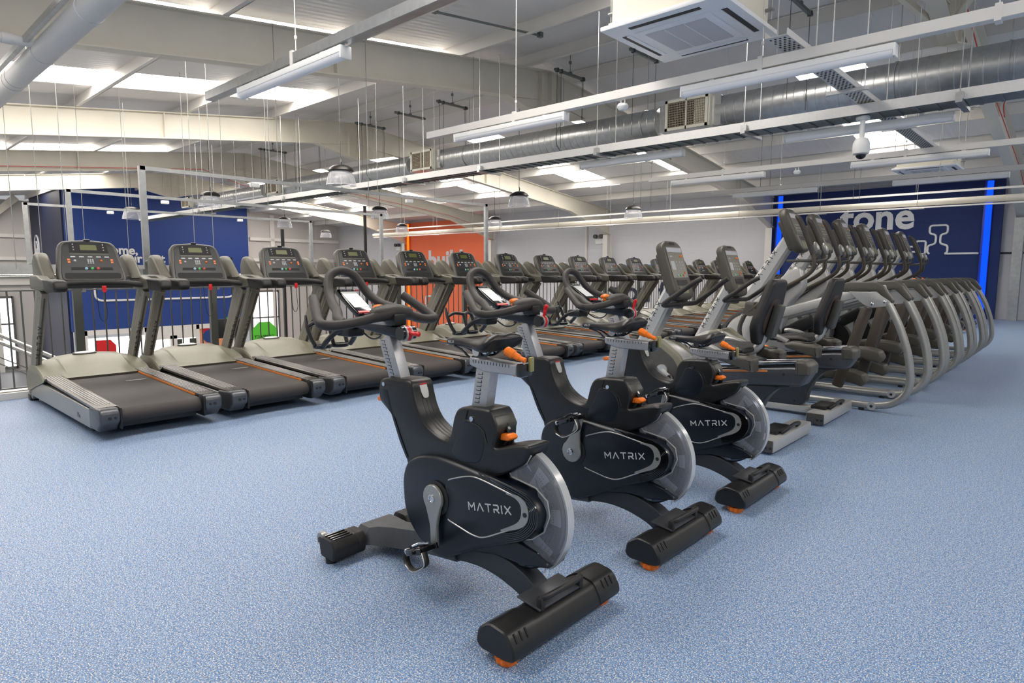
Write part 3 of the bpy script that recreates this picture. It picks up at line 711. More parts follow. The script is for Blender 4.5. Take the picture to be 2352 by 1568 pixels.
HBL = ['largest clear pendant light, above the gap left of the nearest bike', 'clear pendant light hanging in front of the blue wall right half', 'clear pendant light in front of the middle of the blue wall',
       'clear pendant light left of centre over the seventh treadmill side', 'clear pendant light hanging just left of the orange panel', 'clear pendant light right of the blue wall beside a black cord',
       'clear pendant light over the white wall right of the orange panel', 'small clear pendant light at the right edge of the orange panel', 'small clear pendant light at the top left of the orange panel', 'smallest dark capped pendant light in the far corner']
for i, (x, y) in enumerate(HB):
    o = hb if i == 0 else copy_tree(hb)
    o.location = (x, y, 2.60); tag(o, HBL[i], 'pendant light', 'clear high-bay pendant lights')
    for ch in o.children:
        if ch.name.startswith('suspension_wire'): ch.scale = (1, 1, 1) if False else ch.scale; ch.data = ch.data.copy(); [setattr(v_.co, 'z', top_z(y)+0.2-2.6) for v_ in ch.data.vertices if v_.co.z > 1.5]
# --- large pipe and branch at upper left
bp = empty('roof_drain_pipe', (0, 1.5, 3.065)); tag(bp, 'large grey white pipe sloping through the upper left corner', 'pipe')
mb = MB(); mb.tube([(-14, 0, 0), (-2.0, 0, 0)], 0.098, 28); mb.build('pipe_run', M_pipe, bp)
for x in (-5.55, -6.9, -8.0, -8.15): 
    mb = MB(); mb.lathe([(0.098, x-0.05), (0.103, x-0.05), (0.103, x+0.05), (0.098, x+0.05)], 28, (0, 0, 0), 'x'); mb.build('pipe_collar', M_pipe, bp)
mb = MB(); mb.tube([(-6.75, 0, 0.03), (-6.85, -0.15, 0.05), (-6.95, -0.9, 0.07)], 0.04, 14); mb.lathe([(0.04, -0.04), (0.047, -0.04), (0.047, 0.04), (0.04, 0.04)], 16, (-6.87, -0.25, 0.052), 'y'); mb.build('branch_pipe', M_pipe, bp)
mb = MB(); mb.box((-7, -0.15, 0.06), (14, 0.010, 0.05)); mb.box((-7, -0.135, 0.035), (14, 0.035, 0.006))
for i in range(90): mb.box((-13.5+i*0.14, -0.13, 0.05), (0.016, 0.02, 0.03))
mb.build('slotted_channel', M_galv, bp, smooth=False)
# --- long pipe and light rail near the long wall
wp = empty('heating_pipe', (0, 17.4, 2.77)); tag(wp, 'long cream pipe hung along the length of the white wall high up', 'pipe')
mb = MB(); mb.tube([(-24.5, 0, 0), (2.2, 0, 0)], 0.072, 14); mb.build('pipe_run', M_cream, wp)
mb = MB(); mb.box((-11.2, -0.05, -0.11), (26.4, 0.10, 0.03)); mb.build('support_channel', M_roofw, wp, smooth=False)
mb = MB(); mb.box((-10.8, -0.30, 0.19), (26, 0.03, 0.045)); mb.build('upper_rail', M_roofw, wp, smooth=False)
for i in range(12):
    x = 1-i*2.1; mb = MB(); mb.tube([(x, -0.1, -0.1), (x, -0.1, top_z(17.3)+0.2-2.77)], 0.006, 6); mb.box((x, -0.1, -0.14), (0.30, 0.05, 0.025)); mb.tube([(x, -0.30, 0.19), (x, -0.30, top_z(17.1)+0.2-2.77)], 0.004, 6); mb.build('pipe_hanger', M_wire, wp)
# --- short strut channels clamped under the purlins with drop rods
def strut(x, y, z, L, rods, label, zb=3.0, ax='y', kind='hanger strut'):
    t = empty('strut_channel', (x, y, z)); tag(t, label, kind, 'galvanised hanger struts')
    mb = MB(); mb.box((0, 0, 0), (0.041, L, 0.041) if ax == 'y' else (L, 0.041, 0.041)); mb.box((0, 0, 0.028), (0.052, 0.05, 0.03)); mb.build('channel', M_galvd, t, smooth=False)
    mb = MB(); mb.tube([(0, 0, 0.02), (0, 0, 0.37)], 0.006, 6); mb.box((0, 0, 0.20), (0.03, 0.04, 0.05)); mb.build('beam_clamp', M_galvd, t)
    for r in rods:
        mb = MB(); p = (0, r, 0) if ax == 'y' else (r, 0, 0)
        mb.tube([(p[0], p[1], 0.03), (p[0], p[1], zb-z)], 0.0045, 6); mb.box(p, (0.06, 0.03, 0.06)); mb.build('drop_rod', M_wired, t)
SX = [(-5.535, 9.12, 'just left of and below the large cassette'), (-7.0, 9.12, 'over the first high rafter apex'), (-10.02, 9.12, 'right one of the pair above the pendant light'), (-11.39, 9.12, 'left one of the pair above the pendant light'), (-12.87, 9.12, 'beside the second rafter apex'),
      (-15.75, 9.12, 'between the second and third rafter'), (-17.6, 9.12, 'beside the third rafter apex'), (-3.0, 8.6, 'at the top right between the light rail wires'), (-5.2, 13.4, 'above the far light rails, left one'), (-8.6, 14.4, 'over the white wall left of the pendant light'), (-4.2, 16.2, 'left of the distant cassette')]
for i, (x, y, l) in enumerate(SX):
    z = top_z(y)-0.165
    strut(x, y, z, 0.84, ((-0.32, 0.36) if i in (0, 3, 7) else (-0.36, -0.25, 0.35, 0.38)) if i < 8 else (-0.25, 0.25), 'dark galvanised hanger strut with drop rods '+l, 3.3 if y < 9.3 else 2.8)
st = empty('strut_channel', (-6.15, 6.3, 4.42)); tag(st, 'longest bare galvanised strut near the top centre of the picture', 'hanger strut', 'galvanised hanger struts')
mb = MB(); mb.tube([(0, -0.98, -0.118), (0, 1.0, 0.12)], 0.016, 8); mb.box((0, -0.98, -0.10), (0.06, 0.07, 0.07)); mb.box((0, 1.0, 0.13), (0.06, 0.07, 0.07)); mb.build('channel', M_galvd, st)
# --- hanging galvanised portal frames over the void
for i, (x, l) in enumerate(((-7.42, 'nearest and tallest'), (-10.27, 'middle'), (-12.85, 'furthest left'))):
    h = empty('banner_portal', (x, 0, 0)); tag(h, '%s galvanised portal frame hanging in front of the blue wall' % l, 'hanging frame', 'hanging galvanised frames')
    mb = MB(); mb.box((0, 4.93, 2.25), (0.04, 5.12, 0.04)); mb.build('top_bar', M_galv, h, smooth=False)
    for y in (2.39, 7.47):
        mb = MB(); mb.box((0, y, 1.735), (0.04, 0.062, 1.07)); 
        mb.build('leg', M_galv, h, smooth=False)
        mb = MB(); mb.box((0.0, y, 1.17), (0.10, 0.12, 0.07)); mb.box((0.03, y+0.02, 1.25), (0.05, 0.06, 0.1), rot=('X', 0.4)); mb.build('foot_bracket', M_galvd, h, smooth=False)
    for y in (3.9, 5.2, 7.2):
        mb = MB(); mb.tube([(0, y, 2.27), (0, y, top_z(y))], 0.004, 6); mb.build('hanging_wire', M_wire, h)
    for y in (3.6, 5.9):
        mb = MB(); mb.box((0.0, y, 2.19), (0.07, 0.10, 0.05), bev=0.01); mb.build('clip_fitting', M_batten, h)
bm_ = empty('hung_beam', (-12.85, 1.0, 1.2)); tag(bm_, 'galvanised beam at handrail height behind the first treadmill, far left', 'beam')
mb = MB(); mb.box((0, 1.3, 0), (0.2, 5.2, 0.16)); mb.box((0, 1.3, -0.1), (0.3, 5.2, 0.02)); mb.build('beam_section', M_galv, bm_, smooth=False)
# --- loose drop wires over the void
WR = [(-9.0, 1.55, 1.2, 'furthest left of all'), (-9.0, 1.8, 1.2, 'left of the first treadmill console'), (-9.0, 2.05, 1.2, 'above the left wing of the first treadmill'), (-11.5, 2.85, 1.2, 'left of the blue wall edge'), (-11.5, 3.45, 1.2, 'above the first treadmill console'),
      (-9.0, 3.5, 1.2, 'above the word home'), (-9.0, 3.75, 1.2, 'just right of the comma after home'), (-11.5, 5.0, 2.3, 'above the second treadmill console, left one'), (-8.6, 4.4, 2.3, 'left of the second pendant light'), (-8.6, 6.2, 2.3, 'above the fourth treadmill console'), (-8.6, 7.4, 2.3, 'left of the orange panel'), (-12, 12.6, 2.2, 'in front of the orange panel')]
for i, (x, y, z0, l) in enumerate(WR):
    mb = MB(); mb.tube([(x, y, z0), (x, y, top_z(y)+0.2)], 0.004, 6); tag(mb.build('drop_wire', M_wire), 'thin steel drop wire over the open void, '+l, 'wire', 'steel drop wires over the void')
for i, (x, y, z0, z1, l) in enumerate(((-12.0, 6.35, -1.4, 2.0, 'left, in front of the blue wall'), (-12.0, 8.3, -3.0, 2.6, 'right of the blue wall'))):
    t = empty('pendant_cord_post', (x, y, 0)); tag(t, 'long black vertical pole hanging %s' % l, 'hanging pole', 'black hanging poles')
    mb = MB(); mb.tube([(0, 0, z0), (0, 0, z1)], 0.035, 10); mb.build('pole', M_black, t)
tv = empty('hanging_television', (-20.0, 8.75, -0.62)); tag(tv, 'small dark hanging screen in front of the blue wall by the green exit sign', 'television')
mb = MB(); mb.box((0, 0, 0), (0.1, 0.95, 0.6), bev=0.02); mb.build('screen_case', M_black, tv); mb = MB(); mb.box((0.055, 0.15, 0), (0.02, 0.5, 0.5)); mb.build('screen_mount', M_gloss, tv); mb = MB(); mb.tube([(0, 0.1, 0.3), (0, 0.1, 2.2)], 0.04, 8); mb.build('mount_pole', M_black, tv)
# --- red fire-alarm cable clipped along the fourth rafter
for pts, l in (([(-19.45, 2.0, 3.52), (-19.45, 4.0, 3.72), (-19.45, 7.9, 4.1), (-19.45, 9.1, 3.75), (-19.45, 13, 3.86), (-19.45, 17.5, 3.4), (-19.45, 19.8, 2.9)], 'clipped under a far rafter'), ([(-1.38, 9.4, 4.3), (-1.38, 10.6, 4.05), (-1.38, 14, 3.72), (-1.38, 17.4, 3.35), (-1.38, 19.6, 2.9)], 'running down the rafter at the right')):
    mb = MB(); mb.tube(pts, 0.008, 6); tag(mb.build('alarm_cable', M_red), 'thin red alarm cable %s' % l, 'cable', 'red alarm cables')
# loop of red cable to a detector at the far right
mb = MB(); mb.tube(spline([(-1.35, 13.6, 3.75), (-1.35, 13.5, 4.0), (-1.15, 13.4, 4.08), (-0.75, 13.4, 4.12)], 6), 0.008, 6); tag(mb.build('alarm_cable', M_red), 'curved red alarm cable leading to a detector at the far right edge', 'cable', 'red alarm cables')
# diagonal cream braces by the right rafter apex
for a, b, l in (((-1.5, 9.0, 3.9), (-0.4, 6.9, 4.5), 'near'), ((-1.5, 9.0, 3.9), (-2.2, 6.9, 4.45), 'left')):
    mb = MB(); mb.bar(a, b, 0.06, 0.06); tag(mb.build('roof_brace', M_cream, smooth=False), 'short cream steel %s brace at the apex of the nearest rafter' % l, 'brace', 'apex braces')
# ================================================================== railing along the edge of the void
RX = -7.42
posts = [0.43, 1.74, 3.05, 4.36, 5.67, 6.98, 8.29, 9.6, 10.91, 12.22, 13.53, 14.84, 16.15, 17.46, 18.77]
def rail_panel():
    t = empty('railing_panel', (RX, 0, 0))
    mb = MB(); mb.box((0, 0, 0.51), (0.05, 0.075, 1.06)); mb.box((0, 0, 0.01), (0.14, 0.16, 0.02)); mb.build('post', M_railg, t, smooth=False)
    mb = MB(); mb.box((0, 0.655, 1.0), (0.035, 1.235, 0.012)); mb.build('top_bar', M_railg, t, smooth=False)
    mb = MB(); mb.box((0, 0.655, 0.09), (0.035, 1.235, 0.012)); mb.build('bottom_bar', M_railg, t, smooth=False)
    for i in range(11):
        mb = MB(); mb.tube([(0, 0.13+i*0.105, 0.09), (0, 0.13+i*0.105, 1.0)], 0.0075, 8); mb.build('baluster', M_railg, t)
    mb = MB(); mb.tube([(0.045, 0.04, 1.13), (0.045, 1.345, 1.13)], 0.024, 14); mb.build('handrail', M_steel, t)
    mb = MB(); mb.tube([(0.0, 0.05, 1.0), (0.02, 0.06, 1.08), (0.045, 0.06, 1.12)], 0.008, 8); mb.box((0.0, 0.06, 1.0), (0.045, 0.03, 0.05)); mb.build('rail_bracket', M_steel, t)
    return t
rp = rail_panel()
for i, y in enumerate(posts):
    o = rp if i == 0 else copy_tree(rp)
    o.location = (RX, y, 0)
    tag(o, 'grey baluster railing panel with steel handrail, %s from the left along the void' % ORD[i], 'railing', 'railing panels behind the treadmills')
struct(MB().box((-7.36, 9.6, 0.03), (0.05, 19.0, 0.06)).build('baseboard_left', M_roofw, smooth=False))
# stair beyond the railing at far left: two stainless handrails and a baluster panel going down
S = empty('stair_railing', (-9.6, 1.0, 0)); tag(S, 'stair railing with double stainless handrail descending behind the first treadmill', 'railing')
def sp(x, y, dz=0.0): return (x, y, 0.82-(y+0.2)*0.62+dz)
for dx, dz in ((0.0, 0.0), (0.35, -0.09)):
    mb = MB(); mb.tube([sp(dx, -0.6, dz), sp(dx, 3.6, dz)], 0.024, 12); mb.build('stair_handrail', M_steel, S)
for dz in (-0.28, -0.36):
    mb = MB(); mb.bar(sp(0, -0.6, dz), sp(0, 3.6, dz), 0.03, 0.012); mb.build('stair_rail_bar', M_railg, S, smooth=False)
for i in range(30):
    y = -0.5+i*0.13; mb = MB(); mb.tube([sp(0, y, -0.36), sp(0, y, -1.25)], 0.007, 6); mb.build('stair_baluster', M_railg, S)
mb = MB(); mb.bar(sp(-0.5, -0.6, -1.35), sp(-0.5, 3.6, -1.35), 0.05, 0.28); mb.build('stair_stringer', M_roofw, S, smooth=False)

# ================================================================== treadmills
def tz(x): return 0.215+(1.0-x)*0.030        # slightly rising running deck
def make_treadmill():
    t = empty('treadmill', (0, 0, 0))
    # running belt with rear roller turn
    mb = MB()
    pr = [(-0.45, tz(-0.45)), (1.02, tz(1.02))]+[(1.02+0.055*math.sin(a), tz(1.02)-0.055+0.055*math.cos(a)) for a in [k*PI/8 for k in range(1, 9)]]+[(-0.45, tz(-0.45)-0.11)]
    mb.slab(pr, -0.275, 0.275, 0); b = mb.build('running_belt', M_belt, t)
    mb = MB(); 
    for k, (w_, y0) in enumerate(((0.16, 0.0), (0.12, -0.022))): mb.box((0.0+k*0.01, 0.155, tz(0.0)+0.0012), (0.012, w_, 0.001))
    mb.xform(Matrix.Identity(4)); mb.build('belt_mark', M_mark, b, smooth=False)
    # deck underside
    mb = MB(); mb.box((0.0, 0, 0.09), (1.9, 0.56, 0.06)); mb.build('deck_frame', M_black, t, smooth=False)
    for s in (-1, 1):
        y0, y1 = sorted((s*0.285, s*0.412))
        # painted side panel
        pr = fillet([(-1.05, 0.055), (0.86, 0.060), (0.86, tz(0.86)-0.018), (-1.05, tz(-1.05)-0.055)], 0.012, 3)
        mb = MB(); mb.slab([(p.x, p.y) for p in pr], s*0.335 if s > 0 else -0.415, 0.415 if s > 0 else -0.335, 0.006); sr = mb.build('side_rail', M_silver, t)
        if s < 0: text_mesh('side_lettering', 'T5x', 0.05, M_gun, frame_mat((0.52, -0.416, 0.10), (1, 0, 0), (0, 0, 1), (0, -1, 0)), sr, 0.002)
        # foot rail on top with bright lines
        pr = [(y0+0.0, 0), (y1-0.01, 0), (y1, -0.008), (y1, -0.026), (y0, -0.026)] if s > 0 else [(y1, 0), (y0+0.01, 0), (y0, -0.008), (y0, -0.026), (y1, -0.026)]
        mb = MB(); mb.ring_surface([[(x, p[0], tz(x)+0.020+p[1]) for p in pr] for x in (-0.55, 0.2, 0.98, 1.03)]); fr = mb.build('foot_rail', mat('foot_rail_anodised', (96, 92, 88), 0.26, 0.7, noise=0.1, nscale=30), t)
        mb = MB()
        for yy in (0.305, 0.325, 0.345, 0.365, 0.385): mb.bar((-0.5, s*yy, tz(-0.5)+0.0205), (0.92, s*yy, tz(0.92)+0.0205), 0.006, 0.004)
        mb.build('tread_grooves', M_silverL, fr, smooth=False)
        mb = MB(); mb.bar((-0.42, s*0.282, tz(-0.42)+0.006), (0.93, s*0.282, tz(0.93)+0.006), 0.007, 0.014); mb.build('orange_trim', M_rail_or, fr, smooth=False)
        # rear end cap
        pr = fillet([(0.84, 0.062), (1.03, 0.062), (1.115, 0.13), (1.12, tz(1.1)-0.01), (1.09, tz(1.05)+0.022), (0.84, tz(0.84)+0.0)], 0.02, 4)
        mb = MB(); mb.slab([(p.x, p.y) for p in pr], -0.419 if s < 0 else 0.29, -0.29 if s < 0 else 0.419, 0.02); ec = mb.build('end_cap', M_gun, t)
        for (yy, zz, rr) in ((0.36, 0.165, 0.011), (0.325, 0.165, 0.009)):
            mb = MB(); mb.cyl((1.12, s*yy, zz), rr, -0.02, 0.004, 'x', 12); mb.build('cap_hole', M_slot, ec)
        mb = MB(); mb.box((1.06, s*0.285, 0.155), (0.10, 0.02, 0.16), bev=0.015); mb.build('belt_guard', M_black, t)
        mb = MB(); mb.cyl((0.66, s*0.33, 0), 0.028, 0, 0.02); mb.cyl((0.66, s*0.33, 0), 0.01, 0.02, 0.07); mb.build('levelling_foot', M_black, t)
    # motor hood
    ys = [-0.425, -0.415, -0.36, -0.30, -0.262, -0.25, -0.12, 0, 0.12, 0.25, 0.262, 0.30, 0.36, 0.415, 0.425]
    rings = []
    for y in ys:
        a = abs(y)/0.425; c = 1-0.30*a**2.6
        lift = 0.010 if abs(y) < 0.255 else 0.0
        lip = -0.335 if abs(y) < 0.27 else -0.40
        h = 0.215
        base = [(-1.08, 0.10), (-1.09, 0.20), (-1.06, 0.20+h*0.50*c), (-0.98, 0.20+h*0.88*c), (-0.86, 0.20+h*1.0*c+lift), (-0.70, 0.20+h*0.92*c+lift), (-0.55, 0.20+h*0.66*c+lift), (lip-0.06, 0.20+h*0.38*c+lift), (lip, tz(lip)+0.018), (lip-0.02, tz(lip)-0.004), (-0.8, 0.16), (-1.0, 0.10)]
        k = 0.93 if abs(y) > 0.42 else 1
        rings.append([(x, y, 0.1+(z-0.1)*k) for x, z in base])
    mb = MB(); mb.ring_surface(rings); hd = mb.build('motor_hood', M_olive, t, sharp=28)
    mb = MB(); mb.box((-0.95, 0, 0.12), (0.24, 0.80, 0.14), bev=0.02); mb.build('hood_base', M_dgrey, t)
    mb = MB(); mb.lathe([(0.001, 0.010), (0.05, 0.008), (0.062, 0.0), (0.062, -0.02)], 24, cap=True); 
    mb.xform(Matrix.Translation((-0.82, -0.02, 0.428)) @ Matrix.Rotation(0.12, 4, 'Y') @ Matrix.Diagonal((0.55, 1.35, 1, 1))); bd = mb.build('hood_badge', M_white, hd)
    mb = MB(); mb.lathe([(0.001, 0.0), (0.072, 0.0), (0.072, -0.02)], 24, cap=True); mb.xform(Matrix.Translation((-0.82, -0.02, 0.430)) @ Matrix.Rotation(0.12, 4, 'Y') @ Matrix.Diagonal((0.6, 1.35, 1, 1))); mb.build('badge_surround', M_dgrey, hd)
    # uprights
    for s in (-1, 1):
        a = Vector((-1.03, s*0.388, 0.05)); b = Vector((-0.40, s*0.388, 1.04)); d = (b-a).normalized(); n = Vector((d.z, 0, -d.x))
        mb = MB(); wa, wb, th = 0.055, 0.085, 0.03
        rg = []
        for p, w_ in ((a, wa), (a+(b-a)*0.3, wa*1.05), (b, wb)):
            ring = []
            for (u, v) in ((-w_, -th), (-w_*0.2, -th), (w_*0.0, -th+0.004), (w_*0.2, -th), (w_, -th+0.008), (w_, th-0.008), (w_*0.2, th), (-w_, th)):
                ring.append(p+n*u+Vector((0, v*s*-1 if False else v, 0)))
            rg.append(ring)
        mb.ring_surface(rg); u = mb.build('upright', M_upr, t, sharp=20)
        # groove strip and lettering on the user side
        fc = a+(b-a)*0.5+n*((wa+wb)/2+0.0)
        mb = MB(); mb.bar(a+(b-a)*0.12+n*(wa+0.003), b-(b-a)*0.04+n*(wb*0.97+0.003), 0.012, 0.004, upv=tuple(n)); mb.build('upright_groove', M_dgrey, u, smooth=False)
        word_mesh('upright_lettering', a+(b-a)*0.42+n*(0.0765)+Vector((0, 0.006, 0)), d, (0, -1, 0), 0.34, M_dmark, u, 0.0012, n, 1.0)
        for q in (-0.03, 0.03):
            mb = MB(); p = b-(b-a)*0.06+n*q+Vector((0, -th-0.001, 0)); mb.cyl(tuple(p), 0.007, -0.003, 0.003, 'y', 10); mb.build('upright_bolt', M_silver, u)
        mb = MB(); mb.box((-1.06, s*0.388, 0.03), (0.10, 0.07, 0.06), bev=0.01); mb.build('front_foot', M_black, t)
        # arm moulding (olive shell), grip pad and side wing
        pr = fillet([(-0.66, 1.03), (-0.30, 1.02), (-0.02, 1.055), (-0.02, 1.10), (-0.30, 1.125), (-0.42, 1.15), (-0.66, 1.15)], 0.02, 4)
        mb = MB(); mb.slab([(p.x, p.y) for p in pr], min(s*0.345, s*0.425), max(s*0.345, s*0.425), 0.014); arm = mb.build('arm_moulding', M_wing, t)
        pr = fillet([(-0.14, 1.012), (0.16, 1.020), (0.19, 1.05), (0.17, 1.105), (0.13, 1.118), (-0.18, 1.122)], 0.02, 4)
        mb = MB(); mb.slab([(p.x, p.y) for p in pr], min(s*0.335, s*0.432), max(s*0.335, s*0.432), 0.022); mb.build('hand_grip', M_rub, arm)
        pr = fillet([(-0.74, 1.10), (-0.36, 1.12), (-0.42, 1.17), (-0.56, 1.30), (-0.63, 1.345), (-0.70, 1.335), (-0.75, 1.25)], 0.03, 4)
        mb = MB(); mb.slab([(p.x, p.y) for p in pr], min(s*0.285, s*0.385), max(s*0.285, s*0.385), 0.03); wg = mb.build('side_wing', M_wing, t)
        mb = MB(); mb.box((-0.50, s*0.335, 1.145), (0.16, 0.10, 0.03), bev=0.02); mb.build('bottle_tray', M_silver, t)
    mb = MB(); pts = spline([(-0.24, -0.40, 1.05), (-0.33, -0.33, 1.065), (-0.37, -0.2, 1.08), (-0.38, 0, 1.085), (-0.37, 0.2, 1.08), (-0.33, 0.33, 1.065), (-0.24, 0.40, 1.05)], 5); mb.tube(pts, 0.021, 12, flat=1.2); mb.build('front_handlebar', M_rub, t)
    mb = MB(); mb.box((-0.55, 0, 1.06), (0.16, 0.66, 0.06), bev=0.02); mb.build('console_bridge', M_dgrey, t)
    # console: local frame u across (y), v up the face, n towards the runner
    O = Vector((-0.415, 0, 1.105)); v = Vector((-0.17, 0, 0.36)).normalized(); uu = Vector((0, 1, 0)); n = uu.cross(v)
    if n.x < 0: n = -n
    def face(pts, d0, d1, r, name, m, parent):
        # outline in (u,v) pushed along n
        mb = MB(); mb.slab([(p[0], p[1]) for p in pts], d0, d1, r, axis='y')   # (x=u, y=depth, z=v)
        Mx = Matrix((uu, n, v)).transposed().to_4x4(); Mx.translation = O
        mb.xform(Mx); return mb.build(name, m, parent)
    out = fillet([(-0.265, -0.02), (0.265, -0.02), (0.268, 0.06), (0.225, 0.345), (0.19, 0.385), (0.0, 0.405), (-0.19, 0.385), (-0.225, 0.345), (-0.268, 0.06)], 0.035, 5)
    con = face(out, -0.085, -0.005, 0.022, 'console', M_grey if False else mat('console_shell', (86, 84, 78), 0.42, noise=0.05), t)
    ins = fillet([(-0.235, 0.0), (0.235, 0.0), (0.235, 0.07), (0.195, 0.34), (0.165, 0.368), (0.0, 0.38), (-0.165, 0.368), (-0.195, 0.34), (-0.235, 0.07)], 0.03, 5)
    fc = face(ins, -0.02, 0.002, 0.004, 'console_face', M_dial, con)
    face([(-0.150, 0.265), (0.150, 0.265), (0.145, 0.358), (-0.145, 0.358)], 0.001, 0.004, 0, 'display_window', M_black_matt, con)
    face([(-0.065, 0.290), (0.065, 0.290), (0.062, 0.342), (-0.062, 0.342)], 0.0035, 0.0055, 0, 'display_graph', mat('lcd_olive', (86, 92, 36), 0.3), con)
    face([(-0.150, 0.243), (0.150, 0.243), (0.150, 0.262), (-0.150, 0.262)], 0.001, 0.004, 0, 'text_display', mat('lcd_olive_dark', (44, 46, 26), 0.3), con)
    mb = MB(); 
    def put(u0, v0, du, dv, mb, dep=0.003): 
        c = O+uu*u0+v*v0+n*dep
        rot = Matrix((uu, v, n)).transposed(); mb.box(c, (du, dv, 0.002), rot=rot)
    for i in range(5): put(-0.13+i*0.065, 0.226, 0.036, 0.010, mb)
    mb.build('label_strip', M_acg, con, smooth=False)
    for s in (-1, 1):
        mb = MB()
        for i in range(3): c = O+uu*(s*0.115)+v*(0.345-i*0.026)+n*0.005; mb.ball(tuple(c), 0.006)
        mb.build('indicator_keys', M_mark, con)
        mb = MB()
        for vv in (0.175, 0.198): put(s*0.165, vv, 0.020, 0.016, mb)
        mb.build('arrow_keys', M_orange, con, smooth=False)
        mb = MB(); c = O+uu*(s*0.10-0.02)+v*0.187+n*0.004; mb.ball(tuple(c), 0.011, (1, 1, 1)); mb.build('round_key', M_acg if s < 0 else M_orange, con)
    mb = MB()
    for i in range(4):
        for j in range(3): put(-0.02+j*0.018, 0.165+i*0.012, 0.012, 0.007, mb)
    mb.build('number_keys', M_acg, con, smooth=False)
    face([(-0.16, 0.098), (0.16, 0.098), (0.158, 0.125), (-0.158, 0.125)], 0.001, 0.0035, 0, 'button_recess', M_black_matt, con)
    for uo, m, nm in ((-0.045, mat('key_blue', (160, 205, 220), 0.4), 'pause_key'), (0.0, mat('key_green', (90, 190, 110), 0.4), 'start_key'), (0.045, mat('key_red', (220, 90, 80), 0.4), 'stop_key')):
        mb = MB(); c = O+uu*uo+v*0.112+n*0.005; mb.ball(tuple(c), 0.013, (0.6, 1, 1)); mb.build(nm, m, con)
    face(fillet([(-0.215, 0.015), (0.215, 0.015), (0.215, 0.07), (-0.215, 0.07)], 0.02, 4), -0.002, 0.004, 0, 'reading_tray', M_black_matt, con)
    word_mesh('console_lettering', O+uu*(-0.035)+v*0.378+n*(-0.003), uu, v, 0.07, M_mark, con, 0.001, n)
    mb = MB(); c = O+uu*0.0+v*0.392+n*0.0; mb.box(tuple(c), (0.02, 0.05, 0.016), bev=0.004); mb.build('sensor_eye', M_gloss, con)
    mb = MB(); put(0.02, -0.022, 0.14, 0.014, mb, 0.01); mb.build('caution_strip', M_orange, con, smooth=False)
    mb = MB(); mb.box((-0.345, 0.05, 1.035), (0.012, 0.036, 0.045), bev=0.006); mb.cyl((-0.345, 0.05, 1.015), 0.016, -0.005, 0.005, 'x', 12); k = mb.build('safety_key', M_red, t)
    mb = MB(); mb.tube(spline([(-0.35, 0.055, 1.0), (-0.35, 0.055, 0.93), (-0.34, 0.06, 0.80), (-0.34, 0.03, 0.745), (-0.34, 0.0, 0.80), (-0.36, -0.01, 1.03)], 5), 0.003, 6); mb.build('safety_cord', M_black, k)
    return t
TY0, TDY = 1.675, 0.917
tm = make_treadmill()
for i in range(17):
    o = tm if i == 0 else copy_tree(tm)
    o.location = (-6.12, TY0+TDY*i, 0)
    if i == 0: l = 'large grey treadmill nearest the left edge of the photo, by the stair rail'
    elif i == 16: l = 'furthest grey treadmill, last at the right end of the long row'
    else: l = 'grey treadmill with black belt, %s counting from the left end of the row' % ORD[i]
    tag(o, l, 'treadmill', 'treadmills in a row along the railing')
